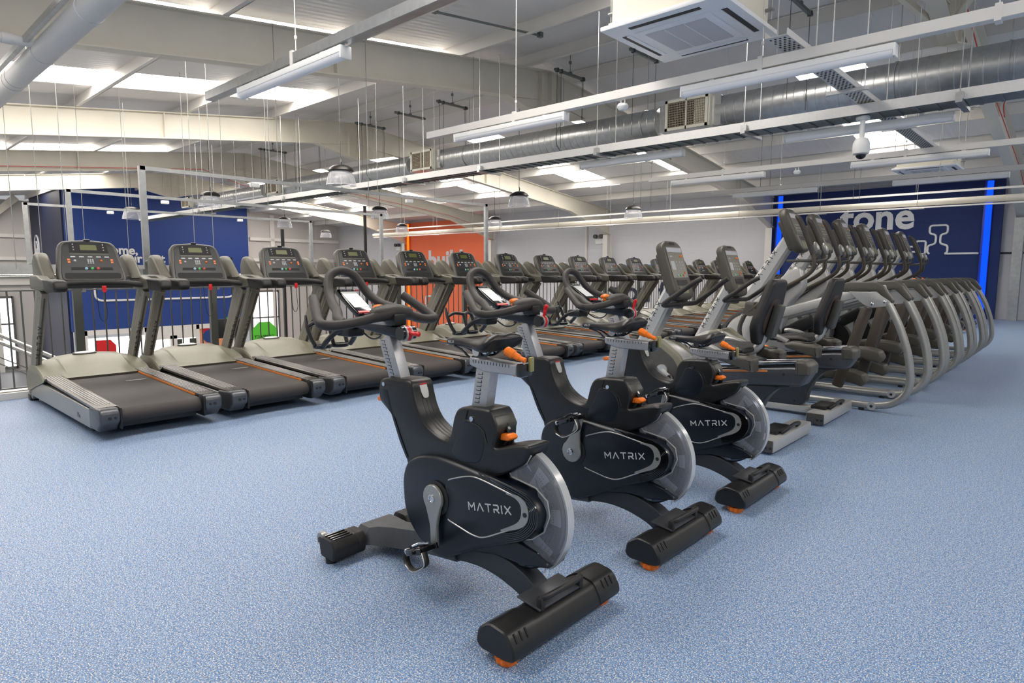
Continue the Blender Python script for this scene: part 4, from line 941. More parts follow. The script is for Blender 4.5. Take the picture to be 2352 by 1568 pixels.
# ================================================================== indoor cycles (saddle towards the camera side, handlebar towards -x)
def P2(l): return [(p[0], p[1]) for p in l]
def arc(cx, cz, r, a0, a1, n=24): return [(cx+r*math.cos(math.radians(a0+(a1-a0)*k/n)), cz+r*math.sin(math.radians(a0+(a1-a0)*k/n))) for k in range(n+1)]
FC = (-0.182, 0.378)
def make_bike(crank=-95, seat=0.0, bar=0.0, lever=1):
    t = empty('indoor_cycle', (0, 0, 0))
    # black yoke frame with the low step-through
    outl = [(-0.884, 0.758), (-0.79, 0.768), (-0.702, 0.768), (-0.683, 0.724), (-0.662, 0.670), (-0.632, 0.628), (-0.588, 0.597), (-0.54, 0.578), (-0.495, 0.573), (-0.474, 0.592), (-0.462, 0.630), (-0.452, 0.665),
            (-0.431, 0.698), (-0.39, 0.712), (-0.288, 0.719), (-0.262, 0.712), (-0.237, 0.672), (-0.236, 0.625), (-0.245, 0.592), (-0.215, 0.597), (-0.163, 0.613), (-0.105, 0.625), (-0.083, 0.619), (-0.092, 0.590), (-0.108, 0.560), (-0.150, 0.532), (-0.190, 0.508), (-0.30, 0.46),
            (-0.45, 0.42), (-0.70, 0.42), (-0.735, 0.45), (-0.765, 0.51), (-0.795, 0.565), (-0.808, 0.600), (-0.86, 0.635), (-0.904, 0.667), (-0.910, 0.718)]
    sm = spline(outl, 3, True)
    mb = MB(); mb.slab(P2(sm), -0.056, 0.056, 0.012); fr = mb.build('yoke_frame', M_black, t, sharp=40)
    # raised side cheeks and front inner spine
    mb = MB(); pr = fillet([(-0.895, 0.722), (-0.850, 0.722), (-0.820, 0.63), (-0.765, 0.52), (-0.725, 0.46), (-0.735, 0.475), (-0.765, 0.525), (-0.792, 0.575), (-0.812, 0.608), (-0.86, 0.645), (-0.892, 0.672)], 0.012, 3)
    mb.slab(P2(pr), -0.058, 0.058, 0.006); mb.build('yoke_side_panel', M_navy, fr)
    mb = MB(); pr = fillet([(-0.43, 0.60), (-0.40, 0.665), (-0.375, 0.672), (-0.315, 0.655), (-0.285, 0.60), (-0.31, 0.52), (-0.42, 0.50), (-0.47, 0.53)], 0.03, 4)
    mb.slab(P2(pr), -0.058, 0.058, 0.006); mb.build('seat_tube_panel', M_navy, fr)
    mb = MB()
    for yy in (-0.018, 0.0, 0.018): mb.tube(spline([(-0.690, yy, 0.735), (-0.667, yy, 0.668), (-0.632, yy, 0.622), (-0.588, yy, 0.593), (-0.54, yy, 0.575), (-0.50, yy, 0.571)], 5), 0.006, 6)
    mb.build('top_ribs', M_rub, fr)
    word_mesh('frame_lettering', (-0.640, -0.0525, 0.578), (0.165, 0, -0.105), (0.105, 0, 0.165), 0.13, M_gloss, fr, 0.001, (0, -1, 0))
    mb = MB(); pr = fillet([(-0.018, 0), (0.018, 0), (0.018, 0.04), (0.012, 0.062), (-0.012, 0.062), (-0.018, 0.04)], 0.008, 3)
    mb.slab(P2(pr), -0.001, 0.001, 0); mb.xform(Matrix.Translation((-0.693, 0, 0.757)) @ Matrix.Rotation(PI-0.38, 4, 'Y') @ Matrix.Rotation(PI/2, 4, 'Z')); mb.build('adjustment_scale', M_silverL, fr, smooth=False)
    mb = MB(); mb.box((-0.694, 0, 0.755), (0.014, 0.034, 0.006), rot=('Y', 0.9)); mb.build('warning_label', M_red, fr, smooth=False)
    mb = MB()
    for x, z in ((-0.868, 0.738), (-0.352, 0.676)): mb.cyl((x, -0.058, z), 0.009, -0.004, 0.002, 'y', 12)
    mb.build('frame_screw', M_chrome, fr)
    mb = MB(); mb.slab(P2(fillet([(-0.285, 0.705), (-0.250, 0.700), (-0.228, 0.665), (-0.236, 0.640), (-0.275, 0.645)], 0.008, 3)), -0.050, 0.050, 0.006); mb.build('post_collar', mat('collar_grey', (58, 57, 50), 0.35), fr)
    mb = MB(); mb.tube([(-0.375, -0.0575, 0.705), (-0.385, -0.0582, 0.668), (-0.32, -0.0582, 0.655), (-0.292, -0.0582, 0.640), (-0.278, -0.0575, 0.60)], 0.0016, 5); mb.build('panel_seam', M_slot, fr)
    # navy drive shroud
    sh = spline([(-0.735, 0.34), (-0.730, 0.40), (-0.700, 0.452), (-0.637, 0.487), (-0.56, 0.503), (-0.486, 0.505), (-0.36, 0.497), (-0.24, 0.487), (-0.172, 0.480), (-0.085, 0.470), (-0.040, 0.445), (-0.020, 0.405), (-0.040, 0.350), (-0.10, 0.300), (-0.18, 0.262), (-0.28, 0.222), (-0.345, 0.190), (-0.44, 0.142), (-0.503, 0.114), (-0.56, 0.116), (-0.609, 0.137), (-0.675, 0.183), (-0.722, 0.25)], 4, True)
    mb = MB(); mb.slab(P2(sh), -0.078, 0.078, 0.018); ds = mb.build('drive_shroud', M_navy, t, sharp=40)
    mb = MB()
    mb.slab(fillet([(-0.36, 0.185), (-0.24, 0.202), (-0.12, 0.208), (-0.006, 0.226), (-0.010, 0.240), (-0.054, 0.266), (-0.135, 0.284), (-0.20, 0.300), (-0.34, 0.26)], 0.012, 3) and P2(fillet([(-0.36, 0.175), (-0.24, 0.200), (-0.12, 0.200), (-0.006, 0.226), (-0.010, 0.240), (-0.054, 0.266), (-0.135, 0.284), (-0.20, 0.300), (-0.34, 0.26)], 0.012, 3)), -0.05, 0.05, 0.012)
    mb.build('lower_fairing', M_navy, ds)
    # glossy stepped ribs wrapping the rear of the shroud
    for k in range(6):
        o = k*0.0075; mb = MB()
        pth = spline([(-0.30+k*0.01, -0.074-0.001*k, 0.492-0.0015*k), (-0.17, -0.0775, 0.482-o*0.95), (-0.078-o*0.3, -0.0785, 0.466-o*0.95), (-0.036-o*0.85, -0.079, 0.437-o*0.5), (-0.025-o*0.95, -0.0795, 0.403), (-0.040-o*0.85, -0.079, 0.358+o*0.35), (-0.09-o*0.5, -0.0785, 0.313+o*0.6), (-0.16-o*0.2, -0.078, 0.283+o*0.75)], 5)
        mb.tube(pth, 0.0042, 6); mb.build('shroud_rib', M_gloss, ds)
        if k == 0: continue
    # side inlay with pale outline and wordmark (both sides)
    inl = fillet([(-0.470, 0.430), (-0.368, 0.467), (-0.322, 0.478), (-0.27, 0.475), (-0.125, 0.455), (-0.085, 0.440), (-0.073, 0.405), (-0.085, 0.372), (-0.120, 0.345), (-0.253, 0.275), (-0.290, 0.262), (-0.335, 0.262), (-0.412, 0.275), (-0.470, 0.285)], 0.035, 4)
    for s in (-1, 1):
        mb = MB(); mb.slab(P2(inl), min(s*0.077, s*0.083), max(s*0.077, s*0.083), 0.002); ip = mb.build('side_inlay', mat('inlay_navy', (13, 18, 27), 0.3, noise=0.05), ds)
        mb = MB(); mb.tube([(p.x, s*0.083, p.y) for p in inl[3:-3]], 0.0026, 6); mb.build('inlay_outline', M_silverL, ip)
        ci = spline([(-0.160, 0.4535), (-0.120, 0.449), (-0.097, 0.433), (-0.091, 0.405), (-0.103, 0.374), (-0.135, 0.350), (-0.185, 0.322)], 3)
        co = spline([(-0.160, 0.4570), (-0.108, 0.459), (-0.073, 0.442), (-0.060, 0.405), (-0.075, 0.368), (-0.115, 0.342), (-0.185, 0.316)], 3)
        mb = MB(); mb.ring_surface([[(p.x, s*y, p.y) for p, y in ((a_, 0.080), (b_, 0.080), (b_, 0.0855), (a_, 0.0855))] for a_, b_ in zip(ci, co)]); mb.build('inlay_crescent', M_silver, ip)
        mb = MB(); mb.cyl((-0.075, s*0.086, 0.403), 0.008, -0.002, 0.002, 'y', 12); mb.build('inlay_screw', M_slot, ip)
        if s < 0: word_mesh('wordmark', (-0.340, -0.0835, 0.353), (0.203, 0, 0.035), (-0.035, 0, 0.203), 0.205, M_mark, ip, 0.0015, (0, -1, 0))
    mb = MB(); mb.lathe([(0.063, -0.0785), (0.066, -0.084), (0.060, -0.086), (0.001, -0.086)], 36, (-0.518, 0, 0.350), 'y'); mb.build('crank_recess', M_slot, ds)
    # flywheel with perforated sectors and smoked cover with pale rim
    mb = MB(); mb.lathe([(0.001, -0.012), (0.205, -0.012), (0.212, -0.006), (0.212, 0.006), (0.205, 0.012), (0.001, 0.012)], 64, (FC[0], 0, FC[1]), 'y'); fw_ = mb.build('flywheel', mat('flywheel_metal', (92, 96, 110), 0.22, 0.8, noise=0.06), t)
    for k in range(8):
        a0 = k*45-4; mb = MB()
        pr = arc(FC[0], FC[1], 0.200, a0, a0+17, 5)+arc(FC[0], FC[1], 0.10, a0+17, a0, 5)
        mb.slab(pr, -0.0145, 0.0145, 0); mb.build('flywheel_sector', mat('flywheel_pale', (176, 178, 190), 0.25, 0.5), fw_, smooth=False)
    for s in (-1, 1):
        mb = MB()
        for k in range(0, 40):
            a = math.radians(-62+k*3.2)
            for rr in (0.155, 0.17, 0.185):
                mb.box((FC[0]+rr*math.cos(a), s*0.0135, FC[1]+rr*math.sin(a)), (0.004, 0.002, 0.004))
        mb.build('perforations', M_slot, fw_, smooth=False)
    oc = arc(FC[0], FC[1], 0.233, -48, 66, 30)
    ic = [(-0.105, 0.562), (-0.184, 0.514), (-0.172, 0.500), (-0.065, 0.485), (-0.016, 0.452), (-0.006, 0.405), (-0.029, 0.344), (-0.080, 0.305), (-0.139, 0.284), (-0.135, 0.272), (-0.054, 0.262), (-0.02, 0.236)]
    for s in (-1, 1):
        sh_ = lambda p, k: (FC[0]+(p[0]-FC[0])*k, FC[1]+(p[1]-FC[1])*k)
        mb = MB(); rg = [[(sh_(p, k)[0], s*y, sh_(p, k)[1]) for p in oc] for k, y in ((0.80, 0.040), (0.90, 0.037), (0.96, 0.028), (0.99, 0.016))]
        vs_ = [[mb.bm.verts.new(q) for q in r] for r in rg]
        for r0, r1 in zip(vs_, vs_[1:]):
            for j in range(len(oc)-1): mb.bm.faces.new((r0[j], r0[j+1], r1[j+1], r1[j]))
        inn = [mb.bm.verts.new((p[0], s*0.040, p[1])) for p in ic]
        f_ = mb.bm.faces.new(vs_[0]+inn); bmesh.ops.triangulate(mb.bm, faces=[f_], ngon_method='EAR_CLIP'); mb.build('flywheel_cover', M_smoke, t)
    mb = MB(); n = len(oc)
    mb.ring_surface([[(p[0], y, p[1]) for y in (-0.016, -0.008, 0.008, 0.016)]+[(FC[0]+(p[0]-FC[0])*0.965, y, FC[1]+(p[1]-FC[1])*0.965) for y in (0.016, -0.016)] for p in oc]); mb.build('cover_rim', mat('frosted_rim', (205, 206, 206), 0.22, 0.5), t)
    mb = MB(); mb.tube([(p[0], -0.041, p[1]) for p in [oc[-1]]+ic+[oc[0]]], 0.0030, 6); mb.build('cover_edge', M_silverL, t)
    # crank and pedal sets
    H = Vector((-0.522, 0, 0.352))
    for s in (-1, 1):
        a = math.radians(crank+(0 if s < 0 else 180)); d = Vector((math.cos(a), 0, math.sin(a))); q = Vector((-d.z, 0, d.x))
        out = []
        for k in range(15):
            b = math.radians(50+260*k/14); out.append(H+(d*math.cos(b)+q*math.sin(b))*0.052)
        out += [H+d*0.075-q*0.026, H+d*0.105-q*0.018, H+d*0.178-q*0.017]
        out += [H+d*0.192-q*0.008, H+d*0.192+q*0.008, H+d*0.178+q*0.017, H+d*0.105+q*0.018, H+d*0.075+q*0.026]
        mb = MB(); mb.slab([(p.x, p.z) for p in out], min(s*0.088, s*0.104), max(s*0.088, s*0.104), 0.004); cr = mb.build('crank_arm', M_silver, t)
        mb = MB(); mb.lathe([(0.016, 0), (0.016, s*0.004), (0.011, s*0.006), (0.011, s*0.002), (0.001, s*0.002)], 20, (H.x, s*0.104, H.z), 'y'); mb.build('crank_bolt', M_chrome, cr)
        E_ = H+d*0.178; c = Vector((E_.x, s*0.155, E_.z)); tilt = -0.35 if s < 0 else 0.2
        rot = Matrix.Rotation(tilt, 4, 'Y')
        mb = MB(); mb.cyl((0, 0, 0), 0.008, -0.055, 0.05, 'y', 10)
        mb.box((0.02, 0, 0.0), (0.03, 0.085, 0.02), bev=0.005); mb.box((-0.03, 0, 0.0), (0.03, 0.085, 0.02), bev=0.005); mb.box((0, 0, 0), (0.02, 0.05, 0.03), bev=0.006); mb.box((-0.005, -0.038*1, 0), (0.09, 0.012, 0.022), bev=0.003); mb.box((-0.005, 0.038, 0), (0.09, 0.012, 0.022), bev=0.003)
        mb.xform(Matrix.Translation(c) @ rot); pd = mb.build('pedal', M_gloss, t)
        mb = MB(); tp = spline([(0.045, -0.03, -0.004), (0.05, -0.035, -0.045), (0.0, -0.035, -0.062), (-0.06, -0.02, -0.066), (-0.10, -0.01, -0.045), (-0.105, 0, -0.01), (-0.07, 0.02, 0.008), (-0.03, 0.042, 0.0)], 4)
        mb.tube(tp, 0.013, 8, flat=0.35, upv=(1, 0, 0.2)); mb.xform(Matrix.Translation(c) @ rot); mb.build('toe_strap', M_rub, pd)
        mb = MB(); mb.tube([(p.x, p.y-0.012, p.z) for p in spline([(0.045, -0.03, -0.004), (0.05, -0.035, -0.047), (0.0, -0.035, -0.065), (-0.06, -0.02, -0.069), (-0.10, -0.01, -0.047)], 4)], 0.0025, 6); mb.xform(Matrix.Translation(c) @ rot); mb.build('strap_edge', M_silverL, pd)
        mb = MB(); mb.box((-0.085, -0.0, 0.0), (0.012, 0.04, 0.02), bev=0.003); mb.tube([(-0.03, -0.02, 0.018), (0.0, -0.01, 0.024), (0.03, 0.01, 0.018)], 0.005, 6); mb.xform(Matrix.Translation(c) @ rot); mb.build('strap_buckle', M_chrome, pd)
    # rear leg and stabiliser
    pr = spline([(-0.53, 0.092), (-0.44, 0.110), (-0.355, 0.120), (-0.28, 0.117), (-0.223, 0.107), (-0.15, 0.085), (-0.095, 0.058), (-0.03, 0.060), (-0.020, 0.105), (-0.06, 0.130), (-0.11, 0.160), (-0.17, 0.183), (-0.225, 0.195), (-0.319, 0.195), (-0.42, 0.185), (-0.52, 0.15)], 3, True)
    mb = MB(); mb.slab(P2(pr), -0.036, 0.036, 0.006); mb.build('rear_leg', M_leg, t, sharp=40)
    sec = fillet([(-0.105, 0.045), (-0.085, 0.028), (0.035, 0.028), (0.062, 0.040), (0.062, 0.070), (0.030, 0.118), (-0.045, 0.128), (-0.095, 0.095)], 0.018, 4)
    rings = []
    for y, k in ((-0.286, 0.90), (-0.281, 0.98), (-0.268, 1), (-0.16, 1), (-0.158, 0.97), (0.158, 0.97), (0.16, 1), (0.268, 1), (0.281, 0.98), (0.286, 0.90)):
        zc = -0.004 if abs(y) < 0.159 else 0
        rings.append([(-0.02+(p.x+0.02)*k, y, 0.075+(p.y-0.075)*k+zc) for p in sec])
    mb = MB(); mb.ring_surface(rings); sb = mb.build('rear_stabiliser', M_black, t, sharp=30)
    mb = MB(); mb.box((-0.03, -0.01, 0.127), (0.10, 0.22, 0.008), bev=0.003, rot=('Y', 0.14)); mb.build('stabiliser_plate', M_gun, sb)
    for yy in (-0.235, 0.225):
        mb = MB()
        for k in range(3): mb.box((0.042, yy-0.025+k*0.025, 0.099), (0.030, 0.006, 0.006), rot=('Y', 0.98))
        mb.build('tread_bars', M_gloss, sb, smooth=False)
    mb = MB(); mb.tube(spline([(0.010, -0.105, 0.125), (0.012, -0.100, 0.152), (0.028, -0.085, 0.163), (0.036, -0.03, 0.168), (0.036, 0.03, 0.168), (0.028, 0.085, 0.163), (0.012, 0.100, 0.152), (0.010, 0.105, 0.125)], 5), 0.010, 10)
    for s in (-1, 1): mb.box((0.010, s*0.102, 0.135), (0.024, 0.022, 0.045), bev=0.005)
    mb.build('lift_handle', M_rub, sb)
    for yy in (-0.245, 0.243):
        mb = MB(); pr = [((0.036+0.0035*math.cos(10*a))*math.cos(a), (0.036+0.0035*math.cos(10*a))*math.sin(a)) for a in [k*2*PI/80 for k in range(80)]]
        mb.slab([(p[0]-0.005, p[1]+yy) for p in pr], 0.006, 0.026, 0.004, axis='z'); mb.cyl((-0.005, yy, 0), 0.030, 0.0, 0.008); mb.build('levelling_foot', M_orange, t)
    # front spine, stabiliser, wheels
    mb = MB(); sec = lambda w_, z0, z1: [(-w_, z0), (-w_*0.6, z1), (w_*0.6, z1), (w_, z0), (w_*0.7, z0-0.01), (-w_*0.7, z0-0.01)]
    rg = []
    for x, w_, z0, z1 in ((-0.46, 0.05, 0.11, 0.19), (-0.60, 0.055, 0.095, 0.175), (-0.72, 0.06, 0.075, 0.150), (-0.86, 0.07, 0.050, 0.125), (-0.93, 0.10, 0.045, 0.115), (-0.965, 0.13, 0.045, 0.105), (-1.03, 0.13, 0.045, 0.105), (-1.045, 0.12, 0.05, 0.095)):
        rg.append([(x, p[0], p[1]) for p in sec(w_, z0, z1)])
    mb.ring_surface(rg); mb.build('front_spine', M_gun, t, sharp=25)
    sec = fillet([(-1.050, 0.016), (-0.950, 0.016), (-0.938, 0.070), (-0.962, 0.108), (-1.035, 0.108), (-1.058, 0.070)], 0.014, 4)
    for s in (-1, 1):
        rings = [[(-1.0+(p.x+1.0)*k, s*y, 0.068+(p.y-0.068)*k) for p in sec] for y, k in ((0.110, 0.95), (0.115, 1), (0.140, 1), (0.143, 0.95), (0.147, 0.95), (0.150, 1), (0.252, 1), (0.260, 0.97), (0.266, 0.85))]
        mb = MB(); mb.ring_surface(rings); fs = mb.build('front_stabiliser_cap', M_rub, t, sharp=30)
        mb = MB()
        for k in range(4): mb.bar((-0.955-0.02*k, s*0.17, 0.110), (-0.955-0.02*k, s*0.26, 0.110), 0.005, 0.006)
        mb.build('cap_grooves', M_gloss, fs, smooth=False)
        mb = MB(); mb.cyl((-1.0, s*0.245, 0), 0.022, 0, 0.02); mb.build('front_foot', M_black, t)
        mb = MB(); mb.lathe([(0.001, -0.012), (0.028, -0.012), (0.032, -0.006), (0.032, 0.006), (0.028, 0.012), (0.001, 0.012)], 20, (-1.075, s*0.235, 0.075), 'y'); mb.build('transport_wheel', M_silver, t)
        mb = MB(); mb.box((-1.055, s*0.235, 0.075), (0.05, 0.04, 0.018)); mb.build('wheel_bracket', M_black, t)
    # front post and handlebar slide
    a = Vector((-0.830, 0, 0.745)); b = Vector((-0.907, 0, 0.925+bar)); n = Vector((1, 0, 0.35)).normalized()
    mb = MB(); mb.bar(a, b, 0.052, 0.078, upv=(1, 0, 0.3), bev=0.005); ps = mb.build('front_post', M_alu, t)
    mb = MB()
    for k in range(11):
        p = a+(b-a)*(0.12+k*0.08); mb.box((p.x-0.012, -0.0265, p.z), (0.024, 0.0012, 0.0022)); mb.box((p.x-0.001, -0.0265, p.z-0.004), (0.002, 0.0012, 0.009))
    mb.build('post_scale', M_dmark, ps, smooth=False)
    hz = bar
    mb = MB(); pr = fillet([(-1.13, 0.955), (-0.80, 0.925), (-0.775, 0.945), (-0.80, 0.972), (-0.90, 0.975), (-1.13, 0.972)], 0.010, 4); mb.slab(P2(pr), -0.030, 0.030, 0.006); mb.move((0, 0, hz)); sl = mb.build('handlebar_slide', M_navy, t)
    mb = MB(); mb.box((-0.96, 0, 0.980+hz), (0.20, 0.046, 0.022), bev=0.003, rot=('Y', 0.05)); mb.build('slide_rail', M_alu, sl)
    mb = MB(); mb.cyl((-0.79, 0, 0.948+hz), 0.028, -0.034, 0.034, 'y', 24); mb.build('clamp_barrel', M_gloss, sl)
    mb = MB(); mb.lathe([(0.022, -0.014), (0.031, -0.014), (0.031, 0.004), (0.022, 0.004)], 24, (-0.788, 0, 0.946+hz), 'y', True)
    lv = [(-0.770, -0.005, 0.946+hz), (-0.752, -0.005, 0.950+hz), (-0.735, 0.0, 0.948+hz), (-0.712, 0.006, 0.948+hz)] if lever < 0 else [(-0.778, -0.005, 0.966+hz), (-0.770, -0.005, 0.990+hz), (-0.768, -0.003, 1.008+hz), (-0.758, 0.0, 1.030+hz)]
    mb.tube(spline(lv, 4), [0.007]*5+[0.009]*4+[0.011]*3+[0.006], 10, flat=1); mb.build('clamp_lever', M_red, sl)
    mb = MB(); mb.lathe([(0.024, 0.004), (0.032, 0.004), (0.032, 0.010), (0.024, 0.010)], 24, (-0.788, 0, 0.946+hz), 'y', True); mb.lathe([(0.024, -0.020), (0.032, -0.020), (0.032, -0.014), (0.024, -0.014)], 24, (-0.788, 0, 0.946+hz), 'y', True); mb.build('clamp_ring', M_silverL, sl)
    mb = MB(); mb.box((-0.86, 0.0, 1.000+hz), (0.07, 0.06, 0.05), bev=0.008); mb.box((-0.90, 0, 0.995+hz), (0.12, 0.04, 0.03), bev=0.006); mb.build('stem_clamp', M_black, sl)
    # handlebars: rear bar with horns
    hb_ = empty('t', (0, 0, 0)); bpy.data.objects.remove(hb_)
    half = [(-0.862, 0.0, 1.030), (-0.868, 0.06, 1.020), (-0.892, 0.13, 1.000), (-0.917, 0.20, 0.988), (-0.930, 0.255, 0.985), (-0.950, 0.282, 0.990), (-0.978, 0.280, 1.002), (-1.02, 0.264, 1.030), (-1.06, 0.246, 1.057), (-1.102, 0.228, 1.086)]
    pts = [Vector((x, -y, z+hz)) for x, y, z in half[::-1]]+[Vector((x, y, z+hz)) for x, y, z in half[1:]]
    sp_ = spline(pts, 5)
    mb = MB(); rr = []
    for p in sp_: rr.append(0.0200+0.010*max(0, 1-(abs(p.y)/0.10)**2))
    mb.tube(sp_, rr, 14); hbo = mb.build('handlebar', M_foam, t)
    loop = [(-0.935, 0.195, 0.990), (-0.985, 0.187, 1.004), (-1.05, 0.152, 1.030), (-1.125, 0.122, 1.052), (-1.185, 0.100, 1.090), (-1.225, 0.082, 1.140), (-1.245, 0.055, 1.180), (-1.255, 0.0, 1.197)]
    pts = [Vector((x, -y, z+hz)) for x, y, z in loop]+[Vector((x, y, z+hz)) for x, y, z in loop[:-1][::-1]]
    mb = MB(); mb.tube(spline(pts, 6), 0.0200, 14); mb.build('loop_handlebar', M_foam, t)
    mb = MB(); mb.ball((-0.885, 0, 1.030+hz), 0.052, (1.0, 2.0, 0.62)); mb.build('centre_pad', M_foam, hbo)
    # console
    c = Vector((-1.145, 0, 1.062+hz)); vx = Vector((-0.165, 0, 0.098)).normalized()
    rot = Matrix((vx, Vector((0, 1, 0)), vx.cross(Vector((0, 1, 0))))).transposed().to_4x4()
    if (rot @ Vector((0, 0, 1))).z < 0: rot = Matrix((vx, Vector((0, -1, 0)), vx.cross(Vector((0, -1, 0))))).transposed().to_4x4()
    Mx = Matrix.Translation(c) @ rot
    mb = MB(); mb.box((0, 0, -0.008), (0.20, 0.090, 0.030), bev=0.010, seg=3); mb.xform(Mx); cn = mb.build('cycle_console', M_gloss, t)
    mb = MB(); mb.box((0.008, 0, 0.0075), (0.125, 0.076, 0.001)); mb.xform(Mx); mb.build('console_screen', mat('pale_screen', (214, 216, 216), 0.15), cn, smooth=False)
    mb = MB(); mb.box((-0.090, 0, 0.004), (0.012, 0.080, 0.010)); mb.xform(Mx); mb.build('console_label', M_red, cn, smooth=False)
    yd = (rot @ Vector((0, 1, 0))); 
    w0 = Mx @ Vector((0.080, 0.030 if yd.y < 0 else -0.030, 0.0078)); word_mesh('console_lettering', w0, (0, 1, 0), vx, 0.055, M_mark, cn, 0.0008)
    mb = MB(); mb.ball((-0.985, 0.01, 1.040+hz), 0.03, (1.1, 0.85, 0.55)); mb.tube([(-0.985, 0, 1.035+hz), (-0.985, 0, 1.0+hz)], 0.012, 8); mb.build('resistance_lever', M_orange, t)
    mb = MB(); mb.box((-1.02, 0, 1.008+hz), (0.10, 0.06, 0.02), bev=0.008); mb.build('lever_base', M_gloss, t)
    # twin bottle cage in front of the bars
    mb = MB()
    for sy in (-1, 1):
        mb.tube([(-1.350+0.030*math.cos(a), sy*0.045+0.036*math.sin(a), 0.852+hz) for a in [k*2*PI/16 for k in range(16)]], 0.0095, 8, closed=True)
        mb.tube(spline([(-1.345, sy*0.083, 0.856+hz), (-1.372, sy*0.090, 0.895+hz), (-1.395, sy*0.092, 0.940+hz), (-1.420, sy*0.086, 0.992+hz)], 4), [0.010]*9+[0.009, 0.008, 0.007, 0.005], 8)
        mb.tube(spline([(-1.30, sy*0.070, 0.860+hz), (-1.265, sy*0.068, 0.890+hz), (-1.225, sy*0.050, 0.925+hz), (-1.17, sy*0.03, 0.945+hz)], 4), 0.012, 8)
        mb.tube(spline([(-1.395, sy*0.090, 0.945+hz), (-1.385, sy*0.050, 0.962+hz), (-1.365, 0.0, 0.955+hz)], 4), 0.009, 8)
    mb.tube([(-1.365, 0, 0.955+hz), (-1.33, 0, 0.86+hz)], 0.009, 8)
    mb.box((-1.19, 0, 0.930+hz), (0.10, 0.09, 0.045), bev=0.012)
    mb.build('bottle_cage', M_black, t)
    # seat post, slide, saddle
    a = Vector((-0.358, 0, 0.69)); b = Vector((-0.327, 0, 0.865+seat))
    mb = MB(); mb.bar(a, b, 0.046, 0.072, upv=(1, 0, 0), bev=0.005); sp2 = mb.build('seat_post', M_alu, t)
    mb = MB()
    for k in range(int(8+seat*40)):
        p = a+(b-a)*(0.22+k*0.085); mb.box((p.x-0.010, -0.0236, p.z), (0.024, 0.0012, 0.0022)); mb.box((p.x+0.001, -0.0236, p.z+0.004), (0.002, 0.0012, 0.009))
    mb.build('post_scale', M_dmark, sp2, smooth=False)
    mb = MB(); pr = fillet([(-0.395, 0.862), (-0.325, 0.845), (-0.170, 0.846), (-0.165, 0.884), (-0.395, 0.892)], 0.006, 3); mb.slab(P2(pr), -0.028, 0.028, 0.005); mb.move((0, 0, seat)); ss = mb.build('seat_slide', M_alu, t)
    mb = MB()
    for k in range(13): mb.box((-0.375+k*0.0145, -0.0285, 0.877+seat), (0.0018, 0.0012, 0.010))
    mb.build('slide_scale', M_dmark, ss, smooth=False)
    mb = MB(); mb.box((-0.155, 0, 0.866+seat), (0.022, 0.062, 0.046), bev=0.005); mb.build('slide_end', M_gloss, ss)
    mb = MB(); mb.box((-0.140, 0.018, 0.884+seat), (0.012, 0.022, 0.050), bev=0.004); mb.build('clamp_plate', mat('clamp_olive', (150, 146, 98), 0.35, 0.4), ss)
    mb = MB(); mb.tube(spline([(-0.142, -0.010, 0.900+seat), (-0.160, -0.016, 0.906+seat), (-0.178, -0.022, 0.915+seat), (-0.198, -0.028, 0.925+seat), (-0.212, -0.030, 0.930+seat)], 4), [0.011]*5+[0.015]*4+[0.020]*3+[0.021]*3+[0.018, 0.009], 12, flat=0.8); mb.build('slide_lever', M_orange, ss)
    sz = seat+0.016
    st = [(-0.535, 0.010, 0.928, 0.020), (-0.525, 0.019, 0.934, 0.028), (-0.495, 0.022, 0.938, 0.032), (-0.44, 0.026, 0.938, 0.034), (-0.385, 0.036, 0.940, 0.042), (-0.345, 0.058, 0.948, 0.052), (-0.305, 0.083, 0.960, 0.062), (-0.270, 0.094, 0.970, 0.064), (-0.248, 0.093, 0.974, 0.054), (-0.236, 0.084, 0.970, 0.034), (-0.231, 0.07, 0.962, 0.012)]
    rings = []
    for x, w_, zt, th in st:
        ring = []
        for k in range(20):
            a = 2*PI*k/20; yy = w_*math.copysign(abs(math.cos(a))**0.8, math.cos(a)); zz = math.sin(a)
            dip = -0.010*(1-min(1, abs(yy)/max(w_, 0.001)*2))*(1 if x > -0.40 else 0.3) if zz > 0 else 0
            xo = -0.018*(1-abs(yy)/max(w_, 0.001)) if x > -0.27 else 0
            ring.append((x+xo, yy, zt-th/2+zz*th/2+dip+sz-(0.012*(abs(yy)/0.1)**2 if x > -0.36 else 0)))
        rings.append(ring)
    mb = MB(); mb.ring_surface(rings); sd = mb.build('saddle', mat('saddle_leatherette', (30, 27, 26), 0.38, noise=0.08, bump=0.15), t, sharp=60)
    for s in (-1, 1):
        mb = MB(); mb.tube([(-0.305, s*0.090, 0.930+sz), (-0.297, s*0.091, 0.950+sz)] if False else [(-0.262+0.012*q, s*(0.1045-0.003*abs(q)), 0.9225+0.012*q+0.022+sz) for q in (-1, 0, 1)], 0.002, 6)
        mb2 = MB(); 
        for q in range(6):
            a0 = math.radians(-30+q*20); 
            mb2.box((-0.255, s*(0.066+0.029*math.cos(a0)), 0.938+0.031*math.sin(a0)+sz-0.006), (0.014, 0.006, 0.010), rot=('X', s*(a0)))
        mb.bm.free()
        if s > 0: mb2.build('saddle_band', M_silverL, sd)
        else: mb2.bm.free()
        mb = MB(); mb.tube(spline([(-0.49, s*0.012, 0.905+sz), (-0.44, s*0.018, 0.895+sz), (-0.40, s*0.022, 0.872+sz), (-0.37, s*0.022, 0.888+sz-0.01), (-0.32, s*0.022, 0.885+sz), (-0.285, s*0.025, 0.905+sz), (-0.26, s*0.04, 0.925+sz)], 4), 0.0042, 8); mb.build('saddle_rail', M_gloss, sd)
